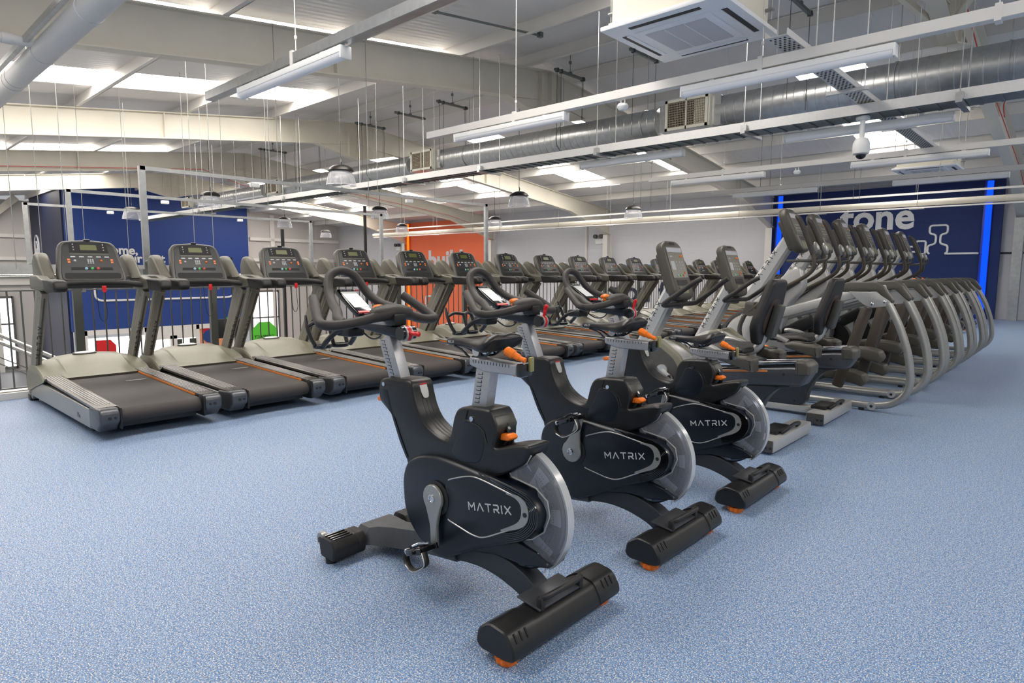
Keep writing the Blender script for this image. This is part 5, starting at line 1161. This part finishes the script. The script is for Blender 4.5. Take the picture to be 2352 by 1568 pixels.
    text_mesh('saddle_lettering', 'VELO', 0.014, M_mark, frame_mat((-0.515, -0.0225, 0.916+sz), (1, 0, 0.05), (0, 0, 1), (0, -1, 0)), sd, 0.001)
    mb = MB(); mb.cyl((-0.345, 0, 0.900+sz), 0.017, -0.045, 0.045, 'y', 16); mb.box((-0.335, 0, 0.898+sz), (0.05, 0.05, 0.018), bev=0.005); mb.build('saddle_clamp', M_chrome, ss)
    # orange post levers
    mb = MB(); mb.slab(P2(fillet([(-0.262, 0.612), (-0.20, 0.615), (-0.188, 0.628), (-0.205, 0.640), (-0.262, 0.632)], 0.008, 4)), -0.030, 0.012, 0.006); mb.build('seat_post_lever', M_orange, t)
    mb = MB(); mb.tube(spline([(-0.245, 0, 0.672), (-0.222, 0, 0.640), (-0.218, 0, 0.605), (-0.240, 0, 0.580)], 4), 0.010, 8); mb.build('lever_housing', M_gloss, t)
    mb = MB(); mb.slab(P2(fillet([(-0.905, 0.655), (-0.975, 0.645), (-0.985, 0.655), (-0.975, 0.668), (-0.905, 0.675)], 0.006, 3)), -0.012, 0.026, 0.005); mb.build('front_post_lever', M_orange, t)
    # cable under the bars
    mb = MB(); mb.tube(spline([(-0.96, 0.01, 0.95+hz), (-1.0, 0.02, 0.915+hz), (-1.06, 0.02, 0.905+hz), (-1.11, 0.01, 0.93+hz)], 5), 0.004, 6); mb.build('console_cable', M_black, t)
    return t
for yc, cr, se, l in ((1.597, -88, 0.0, 'black indoor cycle nearest the camera, front of the row of three, pedal down'), (2.452, 75, 0.008, 'black indoor cycle in the middle of the row, pedal raised towards the saddle'), (3.285, 80, -0.115, 'third black indoor cycle with the lowest saddle, partly hidden behind the middle one')):
    o = make_bike(cr, se, 0.0, -1 if yc < 2 else 1); o.location = (-1.25, yc, 0); tag(o, l, 'exercise bike', 'black indoor cycles in the foreground row')
# ================================================================== recumbent bikes (local x = world x + 2)
def make_recumbent(shift=0.0):
    t = empty('recumbent_bike', (0, 0, 0))
    # front housing
    mb = MB(); pr = spline([(-0.56, 0.66), (-0.68, 0.62), (-0.82, 0.50), (-0.90, 0.34), (-0.88, 0.18), (-0.78, 0.07), (-0.50, 0.05), (-0.30, 0.06), (-0.22, 0.16), (-0.20, 0.36), (-0.26, 0.52), (-0.40, 0.62)], 4, True)
    mb.slab(P2(pr), -0.10, 0.10, 0.04); hs = mb.build('front_housing', M_silverL, t, sharp=50)
    for s in (-1, 1):
        pr = fillet([(-0.56, 0.66), (-0.46, 0.69), (-0.29, 0.57), (-0.235, 0.48), (-0.29, 0.30), (-0.45, 0.24), (-0.60, 0.30), (-0.64, 0.48)], 0.03, 4)
        mb = MB(); mb.slab(P2(pr), min(s*0.09, s*0.135), max(s*0.09, s*0.135), 0.02); sp_ = mb.build('side_shroud', M_olive, t)
        pr = fillet([(-0.55, 0.60), (-0.46, 0.625), (-0.335, 0.54), (-0.29, 0.47), (-0.33, 0.34), (-0.45, 0.285), (-0.57, 0.33), (-0.60, 0.47)], 0.03, 4)
        mb = MB(); mb.slab(P2(pr), min(s*0.13, s*0.139), max(s*0.13, s*0.139), 0.003); mb.build('shroud_panel', M_dgrey, sp_)
        mb = MB(); mb.slab(P2(spline([(-0.84, 0.36), (-0.80, 0.45), (-0.70, 0.53), (-0.66, 0.45), (-0.68, 0.28), (-0.72, 0.14), (-0.80, 0.16), (-0.85, 0.26)], 4, True)), min(s*0.10, s*0.104), max(s*0.10, s*0.104), 0.001); fd = mb.build('front_panel', M_dgrey, hs)
        if s < 0: word_mesh('wordmark', (-0.815, -0.105, 0.30), (1, 0, 0), (0, 0, 1), 0.18, M_mark, fd, 0.001, (0, -1, 0))
        a = math.radians(-30 if s < 0 else 150); d = Vector((math.cos(a), 0, math.sin(a))); H = Vector((-0.42, 0, 0.44))
        mb = MB(); mb.cyl((H.x, 0, H.z), 0.045, min(s*0.139, s*0.155), max(s*0.139, s*0.155), 'y', 24); mb.bar(H+Vector((0, s*0.16, 0)), H+d*0.16+Vector((0, s*0.16, 0)), 0.018, 0.035, upv=(-d.z, 0, d.x), bev=0.005); cr = mb.build('crank_arm', M_silverL, t)
        c = H+d*0.16+Vector((0, s*0.22, 0)); mb = MB(); mb.box(tuple(c), (0.09, 0.10, 0.025), bev=0.008); mb.tube(spline([c+Vector((0.03, -0.04, 0.01)), c+Vector((0, -0.02, 0.06)), c+Vector((-0.05, 0.02, 0.05)), c+Vector((-0.04, 0.05, 0.0))], 4), 0.012, 8, flat=0.4); mb.build('pedal', M_black, t)
    # mast, handlebar, console
    a = Vector((-0.68, 0, 0.56)); b = Vector((-0.42, 0, 1.06)); n = Vector((0.887, 0, -0.461))
    mb = MB(); mb.ring_surface([[p+n*u+Vector((0, v, 0)) for u, v in ((-w_, -0.045), (-w_*0.6, -0.055), (w_*0.6, -0.055), (w_, -0.045), (w_, 0.045), (w_*0.6, 0.055), (-w_*0.6, 0.055), (-w_, 0.045))] for p, w_ in ((a, 0.062), (b, 0.052))]); ms = mb.build('console_mast', M_silverL, t, sharp=20)
    d = (b-a).normalized()
    for s in (-1, 1):
        q = a+d*0.13-n*0.016; word_mesh('mast_lettering', q+Vector((0, s*0.0555, 0)), d, n*(-1) if s < 0 else n, 0.30, M_dmark, ms, 0.001, (0, s, 0), 1.0)
    mb = MB(); mb.box((-0.385, 0, 0.945), (0.07, 0.085, 0.07), bev=0.015); mb.build('bar_clamp', M_dgrey, t)
    pts = [(-0.08, -0.225, 1.145), (-0.14, -0.245, 1.11), (-0.24, -0.265, 1.035), (-0.335, -0.272, 0.968), (-0.365, -0.240, 0.945), (-0.36, -0.12, 0.945), (-0.345, 0.0, 0.948)]
    P_ = [Vector(p) for p in pts]+[Vector((p[0], -p[1], p[2])) for p in pts[:-1][::-1]]
    mb = MB(); mb.tube(spline(P_, 4), 0.019, 12); mb.build('grip_bar', M_foam, t)
    def cons(px, pz, px2, pz2, wt, wb, name='console'):
        O = Vector((px2, 0, pz2)); v = Vector((px-px2, 0, pz-pz2)); L = v.length; v.normalize(); uu = Vector((0, 1, 0)); n = uu.cross(v)
        if n.x < 0: n = -n
        Mx = Matrix((uu, n, v)).transposed().to_4x4(); Mx.translation = O
        def fc(pts, d0, d1, r, nm, m, par):
            mb = MB(); mb.slab(pts, d0, d1, r); mb.xform(Mx); return mb.build(nm, m, par)
        shell = fillet([(-wb, 0.03), (-wb*0.7, -0.02), (wb*0.7, -0.02), (wb, 0.03), (wb, L*0.30), (wt, L*0.55), (wt*0.98, L*0.94), (wt*0.6, L*1.02), (-wt*0.6, L*1.02), (-wt*0.98, L*0.94), (-wt, L*0.55), (-wb, L*0.30)], 0.03, 4)
        c = fc(P2(shell), -0.075, 0.0, 0.02, name, M_grey, t)
        fc(P2(fillet([(-wb*0.6, 0.05), (wb*0.6, 0.05), (wt*0.7, L*0.85), (-wt*0.7, L*0.85)], 0.03, 4)), -0.115, -0.06, 0.02, 'console_back', M_grey, c)
        fc([(-wt*0.80, L*0.34), (wt*0.80, L*0.34), (wt*0.84, L*0.90), (-wt*0.84, L*0.90)], 0.0, 0.003, 0, 'console_display', M_lcd, c)
        fc([(-wt*0.76, L*0.80), (wt*0.76, L*0.80), (wt*0.78, L*0.88), (-wt*0.78, L*0.88)], 0.003, 0.004, 0, 'upper_readout', M_acg, c)
        fc([(-wt*0.70, L*0.48), (-wt*0.30, L*0.48), (-wt*0.30, L*0.64), (-wt*0.70, L*0.64)], 0.003, 0.004, 0, 'side_readout', M_acg, c)
        def keys(lst, r, m, nm):
            mb = MB()
            for (u, v_) in lst: mb.ball((u*wt, 0.004, v_*L), r, (1, 0.4, 1))
            mb.xform(Mx); mb.build(nm, m, c)
        keys([(-0.1, 0.5), (-0.1, 0.56), (-0.1, 0.62), (0.2, 0.5), (0.2, 0.56), (0.2, 0.62), (0.5, 0.5), (0.5, 0.56), (0.5, 0.62), (-0.6, 0.72), (-0.45, 0.72)], 0.007, M_mark, 'program_keys')
        keys([(0.45, 0.73), (0.62, 0.73), (0.55, 0.43)], 0.010, M_orange, 'level_keys')
        keys([(-0.30, 0.38)], 0.010, mat('key_blue', (160, 205, 220), 0.4), 'pause_key'); keys([(0.0, 0.38)], 0.010, mat('key_green', (90, 190, 110), 0.4), 'start_key'); keys([(0.30, 0.38)], 0.010, mat('key_red', (220, 90, 80), 0.4), 'stop_key')
        fc([(-wb*0.55, L*0.20), (wb*0.55, L*0.20), (wb*0.55, L*0.30), (-wb*0.55, L*0.30)], -0.002, 0.002, 0, 'reading_slot', M_slot, c)
        fc([(-wb*0.4, L*0.06), (wb*0.4, L*0.06), (wb*0.45, L*0.17), (-wb*0.45, L*0.17)], -0.002, 0.002, 0, 'lower_recess', M_green, c)
        mb = MB(); mb.slab([(-wb*0.3, L*0.10), (wb*0.2, L*0.09), (wb*0.22, L*0.12), (-wb*0.28, L*0.135)], 0.002, 0.004, 0); mb.xform(Mx); mb.build('recess_label', M_rail_or, c, smooth=False)
        fc([(-wt*0.25, L*0.945), (wt*0.25, L*0.945), (wt*0.25, L*0.985), (-wt*0.25, L*0.985)], -0.001, 0.002, 0, 'top_label', M_slot, c)
        return c
    cons(-0.455, 1.425, -0.31, 1.005, 0.145, 0.145)
    # main rail body
    mb = MB(); pr = fillet([(-0.40, 0.30), (-0.20, 0.345), (0.12, 0.385), (0.50, 0.42), (0.585, 0.425), (0.63, 0.50), (0.64, 0.565), (0.50, 0.555), (0.0, 0.485), (-0.38, 0.40)], 0.02, 4)
    mb.slab(P2(pr), -0.085, 0.085, 0.02); bd = mb.build('rail_body', M_gun, t)
    pr = fillet([(0.545, 0.50), (0.64, 0.505), (0.645, 0.57), (0.61, 0.605), (0.54, 0.60)], 0.015, 4)
    mb = MB(); mb.slab(P2(pr), -0.095, 0.095, 0.02); mb.build('rail_end_cap', M_grey, bd)
    for s in (-1, 1):
        for dz in (0.0, -0.048):
            mb = MB(); mb.bar((-0.05, s*0.070, 0.545+dz-0.028), (0.55, s*0.070, 0.595+dz-0.005), 0.018, 0.020, bev=0.004); mb.build('chrome_rail', M_chrome, bd)
        mb = MB(); mb.bar((-0.05, s*0.0865, 0.470), (0.36, s*0.0865, 0.512), 0.003, 0.012); mb.build('orange_scale', M_rail_or, bd, smooth=False)
        mb = MB(); mb.cyl((0.47, s*0.087, 0.50), 0.008, -0.002, 0.002, 'y', 10); mb.build('body_screw', M_slot, bd)
    mb = MB(); mb.bar((-0.05, 0, 0.505), (0.54, 0, 0.568), 0.12, 0.02); mb.build('rail_rack', M_slot, bd, smooth=False)
    mb = MB(); pr = spline([(-0.20, 0.34), (0.10, 0.385), (0.46, 0.42), (0.50, 0.41), (0.42, 0.385), (0.34, 0.30), (0.29, 0.19), (0.25, 0.09), (0.0, 0.07), (-0.22, 0.08), (-0.28, 0.2)], 4, True)
    mb.slab(P2(pr), -0.065, 0.065, 0.015); lg = mb.build('support_leg', M_leg, t, sharp=45)
    mb = MB()
    for x, z in ((0.20, 0.12), (-0.02, 0.13)): mb.cyl((x, -0.066, z), 0.008, -0.003, 0.002, 'y', 10)
    mb.build('leg_screw', M_slot, lg)
    # base beam and rear foot
    mb = MB(); mb.box((-0.20, 0, 0.055), (1.20, 0.13, 0.055), bev=0.008); mb.build('base_beam', M_silverL, t)
    mb = MB(); mb.box((0.46, 0, 0.060), (0.14, 0.74, 0.085), bev=0.010); rf = mb.build('rear_foot', M_silverL, t)
    for s in (-1, 1):
        mb = MB(); mb.box((0.46, s*0.372, 0.060), (0.13, 0.012, 0.078), bev=0.005); ep = mb.build('foot_end_plate', M_dgrey, rf)
        mb = MB(); mb.cyl((0.48, s*0.379, 0.05), 0.009, -0.002, 0.002, 'y', 10); mb.cyl((0.51, s*0.379, 0.05), 0.009, -0.002, 0.002, 'y', 10); mb.build('plate_hole', M_slot, ep)
        mb = MB(); mb.cyl((0.46, s*0.30, 0), 0.02, 0, 0.02); mb.build('levelling_foot', M_silver, rf)
    mb = MB(); mb.box((0.43, -0.08, 0.115), (0.12, 0.26, 0.03), bev=0.012); mb.tube(spline([(0.50, -0.16, 0.11), (0.53, -0.12, 0.140), (0.53, 0.0, 0.150), (0.53, 0.10, 0.140), (0.50, 0.14, 0.11)], 4), 0.013, 10); mb.build('foot_handle', M_black, rf)
    mb = MB(); mb.box((-0.84, 0, 0.05), (0.12, 0.50, 0.06), bev=0.01); mb.build('front_foot', M_silverL, t)
    # seat
    q = shift
    mb = MB(); pr = fillet([(-0.09, 0.625), (-0.06, 0.665), (0.16, 0.682), (0.235, 0.665), (0.24, 0.63), (0.15, 0.625)], 0.02, 4)
    mb.slab(P2(pr), -0.20, 0.20, 0.03); mb.move((q, 0, 0)); st = mb.build('seat', M_rub, t)
    mb = MB(); mb.box((0.08+q, 0, 0.575), (0.26, 0.20, 0.07), bev=0.01); mb.build('seat_carriage', M_alu, st)
    for s in (-1, 1):
        mb = MB(); pr = fillet([(0.10, 0.585), (0.35, 0.520), (0.35, 0.615), (0.30, 0.632), (0.14, 0.642), (0.08, 0.62)], 0.015, 4)
        mb.slab(P2(pr), min(s*0.20, s*0.325), max(s*0.20, s*0.325), 0.025); mb.move((q, 0, 0)); cup = mb.build('cup_holder', M_grey, st)
        mb = MB(); mb.lathe([(0.001, -0.004), (0.045, -0.004), (0.048, 0.004), (0.040, 0.004), (0.040, -0.002), (0.001, -0.002)], 20, (0.25+q, s*0.262, 0.634)); mb.build('cup_recess', M_slot, cup)
        mb = MB(); mb.tube(spline([(-0.11+q, s*0.245, 0.675), (-0.06+q, s*0.25, 0.680), (0.03+q, s*0.255, 0.660), (0.10+q, s*0.26, 0.630)], 4), [0.012]+[0.024]*5+[0.026]*3+[0.026]*4, 10, flat=0.8); mb.build('pulse_grip', M_silver, st)
    mb = MB(); mb.tube(spline([(0.16+q, 0, 0.615), (0.23+q, 0, 0.64), (0.275+q, 0, 0.70), (0.30+q, 0, 0.80)], 4), 0.028, 10); mb.build('back_post', M_silverL, st)
    # back rest: shield outline in (y, z), slightly reclined
    outl = fillet([(-0.085, 0.0), (0.085, 0.0), (0.205, 0.13), (0.20, 0.20), (0.13, 0.45), (0.10, 0.475), (-0.10, 0.475), (-0.13, 0.45), (-0.20, 0.20), (-0.205, 0.13)], 0.04, 5)
    Mx = Matrix.Translation((0.255+q, 0, 0.685)) @ Matrix.Rotation(0.26, 4, 'Y')
    mb = MB(); mb.slab(P2(outl), -0.03, 0.03, 0.02, axis='x'); mb.xform(Mx); bk = mb.build('back_rest', M_rub, st)
    hole = fillet([(-0.05, 0.08), (0.05, 0.08), (0.12, 0.16), (0.06, 0.34), (-0.06, 0.34), (-0.12, 0.16)], 0.03, 4)
    mb = MB(); mb.slab(P2(hole), 0.029, 0.033, 0.001, axis='x'); mb.xform(Mx); mb.build('mesh_panel', mat('brown_mesh', (62, 50, 44), 0.6, noise=0.1), bk)
    mb = MB(); mb.box((0.065, 0, 0.19), (0.055, 0.10, 0.24), bev=0.015); mb.xform(Mx); mb.build('back_bracket', M_dgrey, bk)
    mb = MB(); mb.tube(spline([(-0.12+q, -0.10, 0.54), (-0.10+q, -0.20, 0.575), (-0.02+q, -0.23, 0.545), (0.05+q, -0.20, 0.53)], 4), 0.011, 8); mb.build('seat_release_lever', M_orange, st)
    return t
for yc, sh, l in ((4.50, 0.0, 'nearer recumbent bike with cup holders just behind the third indoor cycle'), (5.55, 0.09, 'second recumbent bike, between the nearer one and the first silver elliptical')):
    o = make_recumbent(sh); o.location = (-2.0, yc, 0); tag(o, l, 'recumbent bike', 'recumbent bikes')

# ================================================================== elliptical trainers with rear hoops (local x = world x + 2)
def make_elliptical():
    t = empty('elliptical_trainer', (0, 0, 0))
    H = Vector((-0.45, 0, 0.52))
    mb = MB(); pr = spline([(-0.07, 1.235), (-0.30, 1.03), (-0.52, 0.82), (-0.66, 0.61), (-0.72, 0.40), (-0.70, 0.20), (-0.60, 0.06), (-0.30, 0.05), (-0.20, 0.25), (-0.18, 0.55), (-0.12, 0.85), (0.0, 1.02), (0.0, 1.14)], 4, True)
    mb.slab(P2(pr), -0.075, 0.075, 0.02); sh = mb.build('front_shroud', M_silverL, t, sharp=45)
    for s in (-1, 1):
        mb = MB(); mb.tube(spline([(-0.02, s*0.077, 1.10), (-0.22, s*0.077, 0.96), (-0.43, s*0.077, 0.78), (-0.57, s*0.077, 0.58), (-0.60, s*0.077, 0.40)], 4), 0.03, 8, flat=0.4); mb.build('shroud_band', M_dgrey, sh)
        mb = MB(); mb.lathe([(0.001, s*0.02), (0.22, s*0.012), (0.26, s*0.0), (0.26, -s*0.015), (0.001, -s*0.015)], 40, (H.x, s*0.10, H.z), 'y'); wh = mb.build('side_disc', M_silverL, t)
        mb = MB(); mb.lathe([(0.275, -0.012), (0.30, -0.008), (0.30, 0.008), (0.275, 0.012)], 40, (H.x, s*0.085, H.z), 'y'); mb.build('disc_ring', M_dgrey, wh)
    # mast
    a = Vector((-0.50, 0, 0.92)); b = Vector((-0.13, 0, 1.52)); n = Vector((0.851, 0, -0.525)); d = (b-a).normalized()
    mb = MB(); mb.ring_surface([[p+n*u+Vector((0, v, 0)) for u, v in ((-w_, -0.045), (-w_*0.6, -0.06), (w_*0.6, -0.06), (w_, -0.045), (w_, 0.045), (w_*0.6, 0.06), (-w_*0.6, 0.06), (-w_, 0.045))] for p, w_ in ((a, 0.075), (b, 0.055))]); ms = mb.build('console_mast', M_silverL, t, sharp=20)
    word_mesh('mast_lettering', a+d*0.16-n*0.018+Vector((0, -0.0605, 0)), d, -n, 0.36, M_dmark, ms, 0.001, (0, -1, 0), 1.0)
    # console
    O = Vector((0.0, 0, 1.40)); v = Vector((-0.16, 0, 0.375)); L = v.length; v.normalize(); uu = Vector((0, 1, 0)); nn = uu.cross(v)
    if nn.x < 0: nn = -nn
    Mx = Matrix((uu, nn, v)).transposed().to_4x4(); Mx.translation = O
    def fc(pts, d0, d1, r, nm, m, par):
        mb = MB(); mb.slab(pts, d0, d1, r); mb.xform(Mx); return mb.build(nm, m, par)
    shell = fillet([(-0.13, 0.02), (-0.09, -0.02), (0.09, -0.02), (0.13, 0.02), (0.15, 0.12), (0.165, 0.36), (0.10, 0.42), (-0.10, 0.42), (-0.165, 0.36), (-0.15, 0.12)], 0.03, 4)
    c = fc(P2(shell), -0.085, 0.0, 0.025, 'console', M_grey, t)
    fc(P2(fillet([(-0.08, 0.03), (0.08, 0.03), (0.10, 0.33), (-0.10, 0.33)], 0.03, 4)), -0.13, -0.06, 0.02, 'console_back', M_grey, c)
    fc([(-0.11, 0.145), (0.11, 0.145), (0.125, 0.365), (-0.125, 0.365)], 0.0, 0.003, 0, 'console_display', M_lcd, c)
    fc([(-0.10, 0.31), (0.10, 0.31), (0.105, 0.355), (-0.105, 0.355)], 0.003, 0.004, 0, 'upper_readout', M_acg, c)
    fc([(-0.06, 0.09), (0.06, 0.09), (0.06, 0.125), (-0.06, 0.125)], -0.001, 0.002, 0, 'reading_slot', M_slot, c)
    fc([(-0.06, 0.01), (0.06, 0.01), (0.07, 0.075), (-0.07, 0.075)], -0.001, 0.002, 0, 'lower_recess', M_green, c)
    mb = MB()
    for u in (-0.06, -0.02, 0.02, 0.06):
        for w_ in (0.18, 0.21, 0.24): mb.ball((u, 0.004, w_), 0.006, (1, 0.4, 1))
    mb.xform(Mx); mb.build('program_keys', M_mark, c)
    mb = MB(); mb.ball((0.05, 0.004, 0.28), 0.008, (1, 0.4, 1)); mb.ball((0.075, 0.004, 0.28), 0.008, (1, 0.4, 1)); mb.xform(Mx); mb.build('level_keys', M_orange, c)
    fc([(-0.05, 0.385), (0.05, 0.385), (0.045, 0.40), (-0.045, 0.40)], -0.002, 0.001, 0, 'top_label', M_slot, c)
    # fixed bar with pulse grips
    for s in (-1, 1):
        mb = MB(); mb.tube(spline([(-0.16, s*0.02, 1.290), (-0.05, s*0.06, 1.290), (0.06, s*0.13, 1.290), (0.135, s*0.165, 1.305), (0.165, s*0.165, 1.345), (0.155, s*0.145, 1.38)], 4), 0.013, 10); fb = mb.build('fixed_handlebar', M_dgrey, t)
        mb = MB(); mb.ball((0, 0, 0), 0.026, (0.9, 0.9, 2.2)); mb.xform(Matrix.Translation((0.130, s*0.14, 1.405)) @ Matrix.Rotation(-0.4, 4, 'Y')); mb.build('pulse_grip', M_silver, fb)
        # moving arm with foam grip
        k = 0.0 if s < 0 else -0.06
        lo = [(-0.46, s*0.26, 0.76), (-0.30, s*0.27, 0.90), (-0.13, s*0.28, 1.02), (0.03, s*0.285, 1.11), (0.125, s*0.285, 1.18), (0.155, s*0.285, 1.25), (0.140, s*0.285, 1.36)]
        mb = MB(); mb.tube(spline([(p[0]+k, p[1], p[2]) for p in lo], 4), 0.018, 10); ma = mb.build('moving_arm', mat('bronze_grey_arm', (76, 70, 60), 0.4, 0.3), t)
        mb = MB(); mb.tube(spline([(0.143+k, s*0.285, 1.34), (0.09+k, s*0.285, 1.48), (0.03+k, s*0.28, 1.62), (-0.005+k, s*0.275, 1.675), (-0.02+k, s*0.27, 1.68)], 4), [0.022]*4+[0.023]*8+[0.02]*4+[0.01], 12); mb.build('foam_grip', M_foam, ma)
        mb = MB(); mb.tube(spline([(-0.46, s*0.26, 0.76), (-0.50, s*0.25, 0.62), (-0.44, s*0.22, 0.40), (-0.36, s*0.20, 0.28)], 4), 0.022, 10); mb.build('lower_link', M_dgrey, ma)
        mb = MB(); mb.cyl((-0.40, s*0.25, 0.82), 0.055, -0.03, 0.03, 'y', 20); mb.box((-0.42, s*0.17, 0.86), (0.10, 0.14, 0.08), bev=0.02); mb.build('pivot_cover', M_grey, t)
        # pedal arm, platform, hanging link
        z = 0.10 if s < 0 else 0.20; xo = 0.0 if s < 0 else 0.06
        mb = MB(); mb.bar((-0.44, s*0.19, 0.30), (0.42+xo, s*0.19, 0.25+z), 0.06, 0.07, bev=0.015); pa = mb.build('pedal_arm', M_dgrey, t)
        mb = MB(); pr = fillet([(0.18, 0.27), (0.42, 0.24), (0.58, 0.20), (0.61, 0.25), (0.58, 0.31), (0.48, 0.335), (0.24, 0.33)], 0.02, 4)
        mb.slab(P2(pr), -0.085, 0.085, 0.02); mb.move((xo, s*0.15, z-0.02 if s > 0 else 0)); mb.build('foot_platform', M_grey, t)
        mb = MB(); mb.bar((0.60, s*0.30, 0.89), (0.40+xo, s*0.30, 0.15+z*0.4), 0.05, 0.09, upv=(1, 0, 0.3), bev=0.02); mb.build('swing_link', mat('bronze_grey_link', (76, 68, 60), 0.4, 0.3), t)
        # upper beam, cover, plate, hoop
        mb = MB(); mb.bar((-0.34, s*0.34, 0.725), (0.62, s*0.36, 1.045), 0.055, 0.085, bev=0.015); mb.build('upper_beam', M_silverL, t)
        pr = fillet([(0.36, 1.02), (0.40, 1.075), (0.46, 1.105), (0.66, 1.105), (0.73, 1.07), (0.81, 0.955), (0.79, 0.925), (0.75, 0.96), (0.68, 1.03), (0.50, 1.02)], 0.012, 3)
        mb = MB(); mb.slab(P2(pr), min(s*0.335, s*0.395), max(s*0.335, s*0.395), 0.012); mb.build('beam_cover', M_grey, t)
        pr = fillet([(0.47, 1.025), (0.68, 1.022), (0.79, 0.945), (0.755, 0.91), (0.66, 0.895), (0.60, 0.91)], 0.015, 3)
        mb = MB(); mb.slab(P2(pr), min(s*0.392, s*0.402), max(s*0.392, s*0.402), 0.003); pl = mb.build('hoop_plate', M_silverL, t)
        mb = MB()
        for x, zz in ((0.655, 0.925), (0.745, 0.945)): mb.ball((x, s*0.403, zz), 0.014, (1, 0.5, 1))
        mb.build('plate_bolt', M_chrome, pl)
        hp = spline([(0.765, s*0.375, 0.935), (0.81, s*0.378, 0.85), (0.865, s*0.382, 0.73), (0.925, s*0.385, 0.55), (0.955, s*0.385, 0.38), (0.955, s*0.385, 0.27), (0.915, s*0.385, 0.175), (0.83, s*0.385, 0.105), (0.70, s*0.385, 0.075)], 5)
        mb = MB(); mb.tube(hp, 0.030, 14); mb.build('rear_hoop', M_silver, t)
        mb = MB(); mb.tube([(0.72, s*0.385, 0.074), (-0.75, s*0.33, 0.07)], 0.030, 14); bt = mb.build('base_tube', M_silver, t)
        mb = MB(); mb.cyl((0.70, s*0.385, 0.075), 0.033, -0.034, 0.034, 'y', 20); mb.build('tube_joint', M_silverL, bt)
        mb = MB(); mb.cyl((0.70, s*0.385, 0.075), 0.012, -0.036, 0.036, 'y', 14); mb.build('joint_bolt', M_slot, bt)
        mb = MB(); mb.cyl((0.62, s*0.385, 0), 0.022, 0, 0.05); mb.build('levelling_foot', M_black, bt)
    mb = MB(); mb.tube([(-0.72, -0.34, 0.07), (-0.72, 0.34, 0.07)], 0.035, 14); mb.build('front_cross_tube', M_silver, t)
    mb = MB(); mb.bar((-0.70, 0, 0.07), (-0.2, 0, 0.07), 0.10, 0.06); mb.tube([(-0.1, -0.36, 0.07), (-0.1, 0.36, 0.07)], 0.028, 12); mb.build('base_frame', M_dgrey, t)
    mb = MB(); mb.lathe([(0.05, -0.05), (0.15, -0.05), (0.15, 0.05), (0.05, 0.05)], 30, (-0.15, 0, 0.45), 'y', True); mb.bar((-0.3, 0, 0.5), (0.1, 0, 0.75), 0.08, 0.12, bev=0.02); mb.build('drive_unit', M_black, t)
    return t
EY = [6.44, 7.22, 8.13, 9.10, 10.15, 11.22]
EL = ['nearest silver elliptical trainer with rear hoops, right behind the recumbent bikes', 'second silver elliptical trainer counting back from the recumbent bikes', 'third silver elliptical trainer from the camera, in front of the letter t', 'fourth silver elliptical trainer from the camera, under the word tone',
      'fifth silver elliptical trainer from the camera, under the letter e of tone', 'furthest silver elliptical trainer of the hooped row, nearest the blue light strip']
el = make_elliptical()
for i, y in enumerate(EY):
    o = el if i == 0 else copy_tree(el)
    o.location = (-2.08, y, -0.03); o.scale = (1.04, 0.93, 1.03)
    tag(o, EL[i], 'elliptical trainer', 'elliptical trainers in the right row')
# far machines partly hidden behind the rows
src = [o for o in COL.objects if o.name.startswith('indoor_cycle') and o.get('label')][1]
for i, (x, y) in enumerate(((-1.95, 13.4), (-1.95, 14.3), (-1.95, 15.2), (-1.95, 16.1), (-1.95, 17.0))):
    o = copy_tree(src); o.location = (x, y, 0); tag(o, 'distant dark indoor cycle behind the last elliptical, %s from the front' % ORD[i], 'exercise bike', 'distant indoor cycles')
for i, (x, y) in enumerate(((-5.7, 18.95), (-5.7, 18.0))):
    o = copy_tree(el); o.scale = (1, 1, 1); o.location = (x, y, 0); tag(o, 'distant elliptical trainer near the long wall beyond the last treadmill, %s one' % ('further' if i == 0 else 'nearer'), 'elliptical trainer', 'distant elliptical trainers')
